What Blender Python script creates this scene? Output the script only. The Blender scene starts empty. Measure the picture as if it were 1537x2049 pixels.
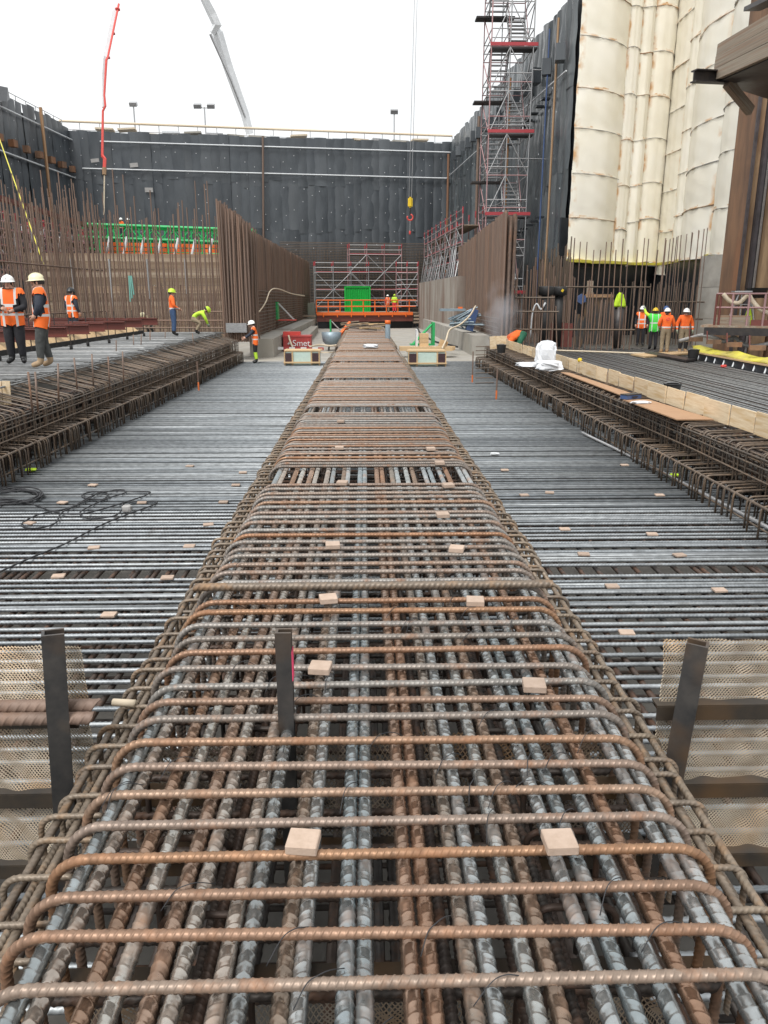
import bpy, bmesh, math, random
import numpy as np
from mathutils import Vector, Matrix, Quaternion
random.seed(7)
rng = np.random.default_rng(7)
S = bpy.context.scene
COL = S.collection
pi = math.pi

# ------------------------------------------------------------------ camera, sky, sun, exposure
CAMZ = 1.55                       # eye height above the top of the central reinforcement cage
FPX, CX, CY = 1540.0, 768.5, 1024.5
PITCH = math.atan(426.5 / FPX)
YAW = math.atan(38.5 * math.cos(PITCH) / FPX)
cd = bpy.data.cameras.new('camera'); cam = bpy.data.objects.new('camera', cd); COL.objects.link(cam)
cd.sensor_fit = 'VERTICAL'; cd.sensor_height = 24.0; cd.lens = 24.0 * FPX / 2049.0
cd.clip_start = 0.05; cd.clip_end = 2000
cam.location = (0, 0, CAMZ); cam.rotation_euler = (pi / 2 - PITCH, 0, -YAW)
S.camera = cam
S.render.resolution_x, S.render.resolution_y = 768, 1024

SUN_EL, SUN_AZ = math.radians(58), math.radians(-150)   # high, from behind the left shoulder, through cloud
w = bpy.data.worlds.new('World'); S.world = w; w.use_nodes = True
nt = w.node_tree; bg = nt.nodes['Background']
sky = nt.nodes.new('ShaderNodeTexSky'); sky.sky_type = 'NISHITA'; sky.sun_disc = False
sky.sun_elevation = SUN_EL; sky.sun_rotation = SUN_AZ; sky.dust_density = 4.0; sky.air_density = 1.0
hs = nt.nodes.new('ShaderNodeHueSaturation'); hs.inputs['Saturation'].default_value = 0.08
tc = nt.nodes.new('ShaderNodeTexCoord')
nz = nt.nodes.new('ShaderNodeTexNoise'); nz.inputs['Scale'].default_value = 2.2; nz.inputs['Detail'].default_value = 5
cr = nt.nodes.new('ShaderNodeValToRGB')
cr.color_ramp.elements[0].position = .3; cr.color_ramp.elements[0].color = (6.3, 6.5, 6.65, 1)
cr.color_ramp.elements[1].position = .7; cr.color_ramp.elements[1].color = (7.7, 7.8, 7.8, 1)
mx = nt.nodes.new('ShaderNodeMixRGB'); mx.inputs[0].default_value = .85      # a closed layer of cloud over the clear sky
nt.links.new(tc.outputs['Generated'], nz.inputs['Vector']); nt.links.new(nz.outputs['Fac'], cr.inputs['Fac'])
nt.links.new(sky.outputs['Color'], hs.inputs['Color'])
nt.links.new(hs.outputs['Color'], mx.inputs[1]); nt.links.new(cr.outputs['Color'], mx.inputs[2])
nt.links.new(mx.outputs['Color'], bg.inputs['Color']); bg.inputs['Strength'].default_value = .1
ld = bpy.data.lights.new('sun', 'SUN'); sun = bpy.data.objects.new('sun', ld); COL.objects.link(sun)
ld.energy = 1.5; ld.angle = math.radians(22); ld.color = (1, .97, .93)
sd = Vector((math.sin(SUN_AZ) * math.cos(SUN_EL), math.cos(SUN_AZ) * math.cos(SUN_EL), math.sin(SUN_EL)))
sun.rotation_euler = sd.to_track_quat('Z', 'Y').to_euler(); sun.location = (0, 0, 60)
vs = S.view_settings; vs.view_transform = 'Standard'; vs.look = 'None'; vs.gamma = 1; vs.exposure = 0.8; vs.use_curve_mapping = False
S.cycles.max_bounces = 6; S.cycles.transparent_max_bounces = 24; S.cycles.use_denoising = True

# measured directions of the photograph turned into places: the plane or the distance is always a real one
RM = cam.rotation_euler.to_matrix()
def ray(u, v): return RM @ Vector(((u - CX) / FPX, -(v - CY) / FPX, -1))
def W(u, v, d): return Vector((0, 0, CAMZ)) + ray(u, v) * d
def G(u, v, z):
    r = ray(u, v); t = (z - CAMZ) / r.z
    return Vector((0, 0, CAMZ)) + r * t
def PY(u, v, Y):
    r = ray(u, v); return Vector((0, 0, CAMZ)) + r * (Y / r.y)
def PX(u, v, X):
    r = ray(u, v); return Vector((0, 0, CAMZ)) + r * (X / r.x)
def XY(u, d):
    p = W(u, 598, d); return Vector((p.x, p.y, 0))
def ZH(v, d):     # height of the point of an upright at depth d that is seen at row v
    a = (598 - v) * math.cos(PITCH) / FPX; return CAMZ + a * d / (1 + a * math.sin(PITCH))

Z_MAT, Z_PL, Z_PR, Z_F = -1.05, .17, -.67, -1.75

# ------------------------------------------------------------------ materials
MATS = {}
def mat(name, c1, c2=None, rough=.7, metal=0., scale=6., rand=0., bump=0., bscale=40., c3=None, stretch=(1, 1, 1), detail=6, contrast=(.35, .65), wave=None, spec=.5, zband=None):
    """procedural principled material: two or three tones by noise, object-random value, noise or rib relief"""
    m = bpy.data.materials.new(name); m.use_nodes = True; MATS[name] = m
    n = m.node_tree; L = n.links; b = n.nodes['Principled BSDF']
    b.inputs['Roughness'].default_value = rough; b.inputs['Metallic'].default_value = metal
    b.inputs['Specular IOR Level'].default_value = spec
    t = n.nodes.new('ShaderNodeTexCoord'); oi = n.nodes.new('ShaderNodeObjectInfo')
    mp = n.nodes.new('ShaderNodeMapping'); mp.inputs['Scale'].default_value = stretch
    L.new(t.outputs['Object'], mp.inputs['Vector'])
    ad = n.nodes.new('ShaderNodeVectorMath'); ad.operation = 'ADD'
    sc = n.nodes.new('ShaderNodeMath'); sc.operation = 'MULTIPLY'; sc.inputs[1].default_value = 37.
    L.new(oi.outputs['Random'], sc.inputs[0]); L.new(mp.outputs[0], ad.inputs[0]); L.new(sc.outputs[0], ad.inputs[1])
    ns = n.nodes.new('ShaderNodeTexNoise'); ns.inputs['Scale'].default_value = scale; ns.inputs['Detail'].default_value = detail
    ns.inputs['Roughness'].default_value = .65
    L.new(ad.outputs[0], ns.inputs['Vector'])
    r = n.nodes.new('ShaderNodeValToRGB'); e = r.color_ramp.elements
    c2 = c2 or tuple(x * .7 for x in c1)
    e[0].position = contrast[0]; e[0].color = (*c1, 1); e[1].position = contrast[1]; e[1].color = (*c2, 1)
    L.new(ns.outputs['Fac'], r.inputs['Fac'])
    col = r.outputs['Color']
    if c3:
        n2 = n.nodes.new('ShaderNodeTexNoise'); n2.inputs['Scale'].default_value = scale * .37; n2.inputs['Detail'].default_value = 3
        L.new(ad.outputs[0], n2.inputs['Vector'])
        r2 = n.nodes.new('ShaderNodeValToRGB'); r2.color_ramp.elements[0].position = .48; r2.color_ramp.elements[1].position = .68
        L.new(n2.outputs['Fac'], r2.inputs['Fac'])
        m3 = n.nodes.new('ShaderNodeMixRGB'); m3.inputs[2].default_value = (*c3, 1)
        L.new(r2.outputs['Color'], m3.inputs[0]); L.new(col, m3.inputs[1]); col = m3.outputs[0]
    if zband:
        sx = n.nodes.new('ShaderNodeSeparateXYZ'); L.new(t.outputs['Object'], sx.inputs[0])
        for axis, lo, hi, cb in zband:
            a = n.nodes.new('ShaderNodeMath'); a.operation = 'GREATER_THAN'; a.inputs[1].default_value = lo
            c = n.nodes.new('ShaderNodeMath'); c.operation = 'LESS_THAN'; c.inputs[1].default_value = hi
            src = sx.outputs[axis[-1].upper()]
            if axis[0] == '|':
                ab = n.nodes.new('ShaderNodeMath'); ab.operation = 'ABSOLUTE'; L.new(src, ab.inputs[0]); src = ab.outputs[0]
            L.new(src, a.inputs[0]); L.new(src, c.inputs[0])
            mu = n.nodes.new('ShaderNodeMath'); mu.operation = 'MULTIPLY'; L.new(a.outputs[0], mu.inputs[0]); L.new(c.outputs[0], mu.inputs[1])
            m4 = n.nodes.new('ShaderNodeMixRGB'); m4.inputs[2].default_value = (*cb, 1)
            L.new(mu.outputs[0], m4.inputs[0]); L.new(col, m4.inputs[1]); col = m4.outputs[0]
    if rand:
        mr = n.nodes.new('ShaderNodeMapRange'); mr.inputs['To Min'].default_value = 1 - rand; mr.inputs['To Max'].default_value = 1 + rand
        hv = n.nodes.new('ShaderNodeHueSaturation')
        L.new(oi.outputs['Random'], mr.inputs['Value']); L.new(mr.outputs[0], hv.inputs['Value']); L.new(col, hv.inputs['Color']); col = hv.outputs[0]
    L.new(col, b.inputs['Base Color'])
    rr = n.nodes.new('ShaderNodeMapRange'); rr.inputs['To Min'].default_value = max(.05, rough - .12); rr.inputs['To Max'].default_value = min(1, rough + .12)
    L.new(ns.outputs['Fac'], rr.inputs['Value']); L.new(rr.outputs[0], b.inputs['Roughness'])
    if bump or wave:
        bp = n.nodes.new('ShaderNodeBump')
        if wave:
            wv = n.nodes.new('ShaderNodeTexWave'); wv.bands_direction = wave[0]; wv.inputs['Scale'].default_value = wave[1]; wv.inputs['Distortion'].default_value = .0
            L.new(t.outputs['Object'], wv.inputs['Vector'])
            bp.inputs['Strength'].default_value = wave[2]; bp.inputs['Distance'].default_value = wave[3]; L.new(wv.outputs['Fac'], bp.inputs['Height'])
        else:
            nb = n.nodes.new('ShaderNodeTexNoise'); nb.inputs['Scale'].default_value = bscale; nb.inputs['Detail'].default_value = 4
            L.new(ad.outputs[0], nb.inputs['Vector'])
            bp.inputs['Strength'].default_value = min(1, bump); bp.inputs['Distance'].default_value = .02; L.new(nb.outputs['Fac'], bp.inputs['Height'])
        L.new(bp.outputs[0], b.inputs['Normal'])
    return m

def barmat(name, tones, metal, rough, scale=9., stretch=(1, 1, 1), rustc=(.3, .12, .05), rustlim=(.52, .72), wave=None):
    """hot-rolled bar: each bar its own mill-scale tone, with rust blooming in patches"""
    m = bpy.data.materials.new(name); m.use_nodes = True; MATS[name] = m
    n = m.node_tree; L = n.links; b = n.nodes['Principled BSDF']; b.inputs['Metallic'].default_value = metal
    t = n.nodes.new('ShaderNodeTexCoord'); oi = n.nodes.new('ShaderNodeObjectInfo')
    mp = n.nodes.new('ShaderNodeMapping'); mp.inputs['Scale'].default_value = stretch; L.new(t.outputs['Object'], mp.inputs['Vector'])
    sc = n.nodes.new('ShaderNodeMath'); sc.operation = 'MULTIPLY'; sc.inputs[1].default_value = 91.; L.new(oi.outputs['Random'], sc.inputs[0])
    ad = n.nodes.new('ShaderNodeVectorMath'); L.new(mp.outputs[0], ad.inputs[0]); L.new(sc.outputs[0], ad.inputs[1])
    r = n.nodes.new('ShaderNodeValToRGB'); r.color_ramp.interpolation = 'LINEAR'
    e = r.color_ramp.elements
    while len(e) < len(tones): e.new(.5)
    for i, c in enumerate(tones): e[i].position = i / (len(tones) - 1); e[i].color = (*c, 1)
    L.new(oi.outputs['Random'], r.inputs['Fac'])
    ns = n.nodes.new('ShaderNodeTexNoise'); ns.inputs['Scale'].default_value = scale; ns.inputs['Detail'].default_value = 8; ns.inputs['Roughness'].default_value = .7
    L.new(ad.outputs[0], ns.inputs['Vector'])
    rm = n.nodes.new('ShaderNodeValToRGB'); rm.color_ramp.elements[0].position = rustlim[0]; rm.color_ramp.elements[1].position = rustlim[1]
    L.new(ns.outputs['Fac'], rm.inputs['Fac'])
    m1 = n.nodes.new('ShaderNodeMixRGB'); m1.inputs[2].default_value = (*rustc, 1); L.new(rm.outputs[0], m1.inputs[0]); L.new(r.outputs[0], m1.inputs[1])
    n2 = n.nodes.new('ShaderNodeTexNoise'); n2.inputs['Scale'].default_value = scale * 5; n2.inputs['Detail'].default_value = 5; L.new(ad.outputs[0], n2.inputs['Vector'])
    hv = n.nodes.new('ShaderNodeHueSaturation'); mr = n.nodes.new('ShaderNodeMapRange'); mr.inputs['From Min'].default_value = .25; mr.inputs['From Max'].default_value = .75
    mr.inputs['To Min'].default_value = .68; mr.inputs['To Max'].default_value = 1.3
    L.new(n2.outputs['Fac'], mr.inputs['Value']); L.new(mr.outputs[0], hv.inputs['Value']); L.new(m1.outputs[0], hv.inputs['Color'])
    L.new(hv.outputs[0], b.inputs['Base Color'])
    r2 = n.nodes.new('ShaderNodeMapRange'); r2.inputs['To Min'].default_value = rough; r2.inputs['To Max'].default_value = min(1, rough + .35)
    L.new(rm.outputs[0], r2.inputs['Value']); L.new(r2.outputs[0], b.inputs['Roughness'])
    mm = n.nodes.new('ShaderNodeMapRange'); mm.inputs['To Min'].default_value = metal; mm.inputs['To Max'].default_value = metal * .25
    L.new(rm.outputs[0], mm.inputs['Value']); L.new(mm.outputs[0], b.inputs['Metallic'])
    bp = n.nodes.new('ShaderNodeBump'); 
    if wave:
        wv = n.nodes.new('ShaderNodeTexWave'); wv.bands_direction = wave[0]; wv.inputs['Scale'].default_value = wave[1]
        L.new(t.outputs['Object'], wv.inputs['Vector']); bp.inputs['Strength'].default_value = wave[2]; bp.inputs['Distance'].default_value = wave[3]
        L.new(wv.outputs['Fac'], bp.inputs['Height'])
    else:
        bp.inputs['Strength'].default_value = .35; bp.inputs['Distance'].default_value = .004; L.new(n2.outputs['Fac'], bp.inputs['Height'])
    L.new(bp.outputs[0], b.inputs['Normal'])
    return m

barmat('main_bar', [(.27, .305, .315), (.4, .415, .415), (.29, .275, .25), (.25, .205, .165), (.3, .185, .125), (.43, .415, .38), (.31, .35, .365), (.27, .23, .195)], .8, .25, scale=3.2, rustc=(.29, .15, .08), rustlim=(.52, .76))
barmat('stirrup_bar', [(.17, .145, .125), (.25, .225, .2), (.28, .155, .085), (.22, .21, .195), (.27, .14, .075), (.2, .165, .14), (.26, .25, .235)], .4, .42, scale=6, rustc=(.27, .13, .065), rustlim=(.52, .74))
barmat('ladder_bar', [(.17, .135, .105), (.22, .175, .13), (.15, .12, .095)], .25, .45, scale=8, rustc=(.3, .17, .08), rustlim=(.5, .75))
barmat('mat_bar', [(.25, .27, .285), (.34, .36, .37), (.29, .31, .325), (.19, .21, .225), (.31, .325, .335)], .5, .46, scale=2, rustc=(.2, .165, .13), rustlim=(.62, .88))
barmat('deck_bar', [(.26, .265, .265), (.33, .335, .335), (.2, .2, .195)], .55, .4, scale=1.5, rustc=(.2, .17, .14), rustlim=(.6, .85))
barmat('dark_bar', [(.035, .031, .028), (.055, .043, .036), (.075, .048, .036), (.045, .042, .04)], .3, .5, scale=4, rustc=(.14, .07, .04), rustlim=(.5, .7))  # lower and inner bars; tones darkened to put shade into the gaps
barmat('cage_bar', [(.12, .095, .075), (.16, .12, .09), (.1, .085, .072)], .3, .5, scale=4, rustc=(.22, .14, .08), rustlim=(.5, .75))
barmat('starter_bar', [(.17, .12, .095), (.22, .155, .12), (.145, .105, .085), (.24, .16, .12)], .15, .6, scale=1.5, rustc=(.26, .13, .07), rustlim=(.5, .75))
mat('concrete', (.42, .4, .36), (.3, .285, .255), .85, scale=1.2, bump=.2, bscale=18, c3=(.36, .33, .28))
mat('floor_concrete', (.17, .16, .145), (.1, .095, .085), .85, scale=1.0, bump=.3, bscale=9)
mat('stained_concrete', (.4, .37, .33), (.2, .15, .12), .85, scale=.9, bump=.2, bscale=10, stretch=(1, 1, .25), c3=(.2, .13, .1))
mat('membrane', (.05, .058, .067), (.082, .093, .104), .4, scale=.7, bump=.9, bscale=3.5, rand=.1, c3=(.085, .094, .103), stretch=(1, 1, .35), detail=8)  # tones lifted and blued slightly in place of distance haze
mat('wet_membrane', (.05, .06, .068), (.105, .118, .125), .3, scale=.9, bump=.8, bscale=5, rand=.25, c3=(.15, .165, .17), stretch=(1, 1, .3), detail=8)
mat('black_sheet', (.018, .021, .026), (.03, .035, .042), .4, scale=2)
mat('rubber', (.015, .015, .016), (.03, .03, .03), .6, scale=5)
mat('white_strap', (.72, .74, .76), (.6, .62, .64), .5)
mat('fixing', (.75, .76, .78), (.65, .66, .68), .4)
mat('timber', (.62, .45, .26), (.5, .34, .18), .7, scale=5, stretch=(1, 6, 6), rand=.12, bump=.1)
mat('plywood', (.78, .64, .45), (.66, .51, .33), .65, scale=3.5, stretch=(1, 1, 5), rand=.1, c3=(.6, .42, .22))
mat('hardboard', (.42, .25, .14), (.37, .215, .12), .6, scale=3)
mat('grey_timber', (.36, .3, .23), (.21, .17, .13), .8, scale=4, stretch=(4, .4, 4), rand=.15, bump=.2, c3=(.27, .16, .1))
mat('maroon_steel', (.19, .055, .042), (.13, .042, .034), .5, metal=.1, scale=5, rand=.15)
mat('orange_paint', (.85, .17, .025), (.7, .13, .02), .5, scale=2, rand=.12)
mat('green_paint', (.025, .45, .13), (.02, .34, .1), .45, scale=2, rand=.1)
mat('container_green', (.0, .4, .045), (.0, .33, .04), .45, scale=1)
mat('red_paint', (.42, .05, .06), (.34, .04, .05), .45, scale=2, rand=.1)
mat('box_red', (.5, .075, .07), (.4, .055, .05), .5, scale=2)
mat('galv', (.5, .5, .5), (.36, .36, .37), .4, metal=.6, scale=6, rand=.15)
mat('pinkish_steel', (.45, .27, .27), (.36, .22, .22), .5, metal=.3, scale=3, rand=.15)
mat('pile_rust', (.27, .15, .085), (.13, .08, .055), .75, metal=.1, scale=1.4, bump=.4, bscale=9, stretch=(1, 1, .22), c3=(.3, .13, .06), detail=9)
mat('pile_bright', (.44, .29, .165), (.2, .12, .07), .75, scale=2, bump=.4, bscale=9, stretch=(1, 1, .25), c3=(.34, .15, .06), detail=9)
mat('dark_steel', (.035, .033, .036), (.07, .06, .055), .45, metal=.4, scale=4)
mat('worn_steel', (.055, .058, .062), (.11, .105, .1), .4, metal=.6, scale=7, c3=(.2, .13, .08), detail=9)
mat('angle_steel', (.04, .036, .032), (.075, .058, .042), .45, metal=.4, scale=6, c3=(.13, .075, .035))
mat('white_paint', (.78, .79, .8), (.68, .69, .7), .4, scale=2)
mat('boom_red', (.7, .09, .07), (.6, .07, .06), .45)
mat('hose_cream', (.68, .58, .44), (.55, .46, .34), .7)
mat('hose_grey', (.4, .39, .38), (.3, .29, .28), .6)
mat('yellow_sheet', (.72, .66, .08), (.55, .48, .07), .5, scale=2, c3=(.45, .36, .12))
mat('mint', (.55, .68, .61), (.5, .62, .56), .6)
mat('black_mesh_box', (.03, .014, .018), (.08, .04, .045), .5, scale=14)
mat('blue_paint', (.06, .11, .25), (.05, .08, .18), .5)
mat('plastic_white', (.82, .83, .85), (.7, .72, .75), .35, scale=5, bump=.6, bscale=7)
mat('spacer', (.45, .345, .275), (.38, .285, .22), .85, scale=20, rand=.18, bump=.15, bscale=80)
mat('orange_tip', (.8, .2, .05)); mat('yellow_plastic', (.85, .6, .03)); mat('pink_tag', (.8, .06, .16))
mat('teal_sheet', (.14, .34, .29), (.1, .26, .22), .5)
mat('blueish_steel', (.32, .4, .45), (.24, .3, .35), .45, metal=.3, scale=5)
mat('formwork_board', (.3, .21, .135), (.2, .14, .095), .8, scale=1.2, stretch=(1, 1, 3), rand=.2, c3=(.36, .29, .22))
mat('wire', (.035, .036, .04)); mat('lime_cloth', (.55, .8, .04), (.48, .7, .03), .8)
mat('glass_dark', (.05, .06, .07), None, .15)
# people
mat('skin', (.55, .33, .24), (.48, .27, .19), .6, scale=20); mat('hair', (.03, .022, .018)); mat('eye', (.02, .015, .015)); mat('lip', (.38, .14, .12))
mat('navy', (.022, .028, .045), (.035, .042, .06), .8, scale=14, bump=.5, bscale=18); mat('black_cloth', (.014, .014, .018), (.026, .026, .03), .85, scale=14, bump=.5, bscale=18)
mat('grey_cloth', (.075, .078, .075), (.05, .052, .05), .85, scale=12, bump=.5, bscale=18); mat('jeans', (.05, .095, .2), (.035, .07, .14), .85, scale=10)
mat('khaki', (.3, .24, .16), (.24, .19, .125), .85, scale=10); mat('boot_tan', (.38, .27, .16), (.3, .2, .12), .7, scale=12); mat('boot_black', (.012, .012, .013), None, .5)
mat('green_cloth', (.03, .16, .09), (.025, .12, .07), .8, scale=8); mat('scarf', (.3, .24, .23), (.24, .19, .19), .9)
REF = (.62, .62, .6)
mat('vest_orange', (.95, .17, .02), (.85, .14, .015), .7, scale=6, zband=[('z', 1.13, 1.19, REF), ('z', .965, 1.01, REF), ('|x', .105, .15, REF)])
mat('jacket_orange', (.95, .17, .025), (.82, .13, .02), .75, scale=6, bump=.4, bscale=12, zband=[('z', 1.0, 1.05, REF)])
mat('jacket_lime', (.55, .85, .06), (.48, .75, .05), .75, scale=6, bump=.4, bscale=12)
mat('vest_green', (.08, .75, .08), (.07, .62, .07), .7, zband=[('z', 1.1, 1.15, REF), ('|x', .105, .14, REF)])
mat('vest_red', (.75, .06, .07), (.6, .05, .06), .7)
mat('helmet_white', (.85, .85, .83), (.8, .8, .78), .35); mat('helmet_cream', (.8, .74, .5), (.75, .69, .46), .4)
mat('helmet_lime', (.6, .85, .05), None, .4); mat('helmet_yellow', (.85, .55, .02), None, .4); mat('helmet_blue', (.04, .1, .28), None, .4); mat('helmet_black', (.02, .022, .024), None, .3)
mat('glove', (.35, .4, .3), None, .8)

mat('mauve_steel', (.11, .095, .1), (.07, .06, .062), .55, metal=.3, scale=3)
mat('expanded_steel', (.35, .295, .22), (.26, .205, .145), .45, metal=.35, scale=5, c3=(.42, .25, .11))
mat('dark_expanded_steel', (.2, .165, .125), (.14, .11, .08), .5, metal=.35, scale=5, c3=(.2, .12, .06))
mat('wet_ground', (.1, .095, .085), (.06, .056, .05), .6, scale=1.5)

# ------------------------------------------------------------------ mesh helpers
def mesh_from(name, V, Fc, m=None, smooth=True, uv=None):
    me = bpy.data.meshes.new(name); me.from_pydata([tuple(v) for v in V], [], [tuple(f) for f in Fc])
    if m is not None:
        for k in (m if isinstance(m, (list, tuple)) else [m]): me.materials.append(MATS[k] if isinstance(k, str) else k)
    if smooth: me.polygons.foreach_set('use_smooth', [True] * len(me.polygons))
    if uv is not None:
        l = me.uv_layers.new(name='UVMap'); idx = np.zeros(len(me.loops), np.int32); me.loops.foreach_get('vertex_index', idx)
        l.data.foreach_set('uv', np.asarray(uv, np.float32)[idx].ravel())
    me.update(); return me
def link(name, data, parent=None, loc=None, rot=None, scale=None, **props):
    o = bpy.data.objects.new(name, data); COL.objects.link(o)
    if parent is not None: o.parent = parent
    if loc is not None: o.location = loc
    if rot is not None: o.rotation_euler = rot
    if scale is not None: o.scale = scale
    for k, v in props.items(): o[k] = v
    return o
def thing(name, label, cat, loc=(0, 0, 0), rotz=0, group=None, data=None):
    o = link(name, data, None, loc, (0, 0, rotz)); o['label'] = label; o['category'] = cat
    if group: o['group'] = group
    return o
def struct(name, me, loc=(0, 0, 0)): return link(name, me, None, loc, kind='structure')

class MB:
    def __init__(s): s.V = []; s.F = []
    def add(s, V, Fc):
        k = len(s.V); s.V += [tuple(v) for v in V]; s.F += [tuple(i + k for i in f) for f in Fc]; return s
    def box(s, c, d, R=None):
        hx, hy, hz = d[0] / 2, d[1] / 2, d[2] / 2; c = Vector(c)
        P = [Vector((x, y, z)) for z in (-hz, hz) for y in (-hy, hy) for x in (-hx, hx)]
        if R is not None: P = [R @ p for p in P]
        return s.add([c + p for p in P], [(0, 2, 3, 1), (4, 5, 7, 6), (0, 1, 5, 4), (2, 6, 7, 3), (0, 4, 6, 2), (1, 3, 7, 5)])
    def tube(s, path, r, sides=6, caps=True):
        V, Fc = tube_geo(path, r, sides, caps); return s.add(V, Fc)
    def beam(s, p, q, wd, ht, up=(0, 0, 1)):
        p, q = Vector(p), Vector(q); t = (q - p); Ln = t.length; t.normalize(); up = Vector(up)
        sx = t.cross(up).normalized(); u = sx.cross(t)
        R = Matrix((sx, t, u)).transposed(); return s.box((p + q) / 2, (wd, Ln, ht), R)
    def prism(s, poly, axis_vec):
        n = len(poly); a = Vector(axis_vec); P = [Vector(p) for p in poly]
        return s.add(P + [p + a for p in P], [tuple(range(n - 1, -1, -1)), tuple(range(n, 2 * n))] + [(i, (i + 1) % n, n + (i + 1) % n, n + i) for i in range(n)])
    def build(s, name, m, parent=None, smooth=False, loc=None, **props):
        return link(name, mesh_from(name, s.V, s.F, m, smooth), parent, loc, **props)
    def mesh(s, name, m, smooth=False): return mesh_from(name, s.V, s.F, m, smooth)

def frames(P):
    P = np.asarray([tuple(p) for p in P], float); T = np.gradient(P, axis=0); T /= np.linalg.norm(T, axis=1)[:, None] + 1e-12
    ref = np.array([0, 0, 1.]) if abs(T[0][2]) < .9 else np.array([0, 1., 0])
    N = np.zeros_like(P); n = np.cross(np.cross(T[0], ref), T[0]); n /= np.linalg.norm(n); N[0] = n
    for i in range(1, len(P)):
        n = n - T[i] * np.dot(n, T[i]); n /= np.linalg.norm(n) + 1e-12; N[i] = n
    return P, T, N, np.cross(T, N)
def tube_geo(path, r, sides=6, caps=True, radial=None):
    P, T, N, B = frames(path); n = len(P); th = np.arange(sides) * 2 * pi / sides
    rr = np.full((n, sides), 1.0) * (np.asarray(r)[:, None] if np.ndim(r) else r)
    if radial is not None: rr = rr + radial(th)
    V = P[:, None, :] + rr[:, :, None] * (np.cos(th)[None, :, None] * N[:, None, :] + np.sin(th)[None, :, None] * B[:, None, :])
    Fc = [(i * sides + j, i * sides + (j + 1) % sides, (i + 1) * sides + (j + 1) % sides, (i + 1) * sides + j) for i in range(n - 1) for j in range(sides)]
    if caps: Fc += [tuple(range(sides - 1, -1, -1)), tuple((n - 1) * sides + j for j in range(sides))]
    return V.reshape(-1, 3), Fc
def resample(P, step):
    P = np.asarray([tuple(p) for p in P], float); s = np.r_[0, np.cumsum(np.linalg.norm(np.diff(P, axis=0), axis=1))]
    k = max(2, int(round(s[-1] / step)) + 1); t = np.linspace(0, s[-1], k)
    return np.stack([np.interp(t, s, P[:, i]) for i in range(3)], 1), t
def rebar_geo(path, r, pitch, rib, sides=12, per=5, skew=1.4, caps=True):
    """deformed bar: slanting crescent ribs on two faces, a plain longitudinal ridge between them (rings follow the slant of the ribs)"""
    P0, s0 = resample(path, pitch / 2); P, T, N, B = frames(P0); Ln = s0[-1]
    th = np.arange(sides) * 2 * pi / sides
    fr, hv = (np.array([.02, .3, .58, .69, .80, .91]), np.array([0, 0, 0, 1., 1., 0])) if per >= 5 else (np.array([0, .5, .75]), np.array([0, 0, 1.]))
    k = max(1, int(Ln / pitch)); s = (np.arange(k)[:, None] + fr[None, :]).ravel() * pitch; h = np.tile(hv, k)
    off = skew * pitch * (np.abs(((th / pi) % 2) - 1) - .5)
    cres = np.clip(np.abs(np.sin(th)) * 1.5, 0, 1); ridge = (np.abs(np.cos(th)) > .96) * .7
    V = np.zeros((len(s), sides, 3))
    for j in range(sides):
        sj = np.clip(s + off[j], 0, Ln)
        p = np.stack([np.interp(sj, s0, P[:, i]) for i in range(3)], 1); n_ = np.stack([np.interp(sj, s0, N[:, i]) for i in range(3)], 1); b_ = np.stack([np.interp(sj, s0, B[:, i]) for i in range(3)], 1)
        rad = r + rib * np.maximum(h * cres[j], ridge[j]); V[:, j, :] = p + rad[:, None] * (math.cos(th[j]) * n_ + math.sin(th[j]) * b_)
    n = len(s); Fc = [(i * sides + j, i * sides + (j + 1) % sides, (i + 1) * sides + (j + 1) % sides, (i + 1) * sides + j) for i in range(n - 1) for j in range(sides)]
    if caps: Fc += [tuple(range(sides - 1, -1, -1)), tuple((n - 1) * sides + j for j in range(sides))]
    return V.reshape(-1, 3), Fc
def bend(points, rad, n=6):
    """polyline with rounded corners"""
    P = [Vector(p) for p in points]; out = [P[0]]
    for a, b, c in zip(P, P[1:], P[2:]):
        d1, d2 = (a - b).normalized(), (c - b).normalized()
        ang = d1.angle(d2)
        if ang > pi - .02: out.append(b); continue
        k = min(rad / math.tan(ang / 2), (a - b).length * .49, (c - b).length * .49); rr = k * math.tan(ang / 2)
        cen = b + (d1 + d2).normalized() * (rr / math.sin(ang / 2)); v1, v2 = b + d1 * k - cen, b + d2 * k - cen
        tot = v1.angle(v2); ax = v1.cross(v2).normalized()
        for i in range(n + 1): out.append(cen + Quaternion(ax, tot * i / n) @ v1)
    out.append(P[-1]); return out
def smooth_path(pts, n=6):
    """Catmull-Rom"""
    P = [Vector(p) for p in pts]; P = [P[0] * 2 - P[1]] + P + [P[-1] * 2 - P[-2]]; out = []
    for i in range(1, len(P) - 2):
        a, b, c, d = P[i - 1:i + 3]
        for k in range(n):
            t = k / n; out.append(.5 * ((2 * b) + (c - a) * t + (2 * a - 5 * b + 4 * c - d) * t * t + (3 * b - a - 3 * c + d) * t ** 3))
    out.append(P[-2]); return out

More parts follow.
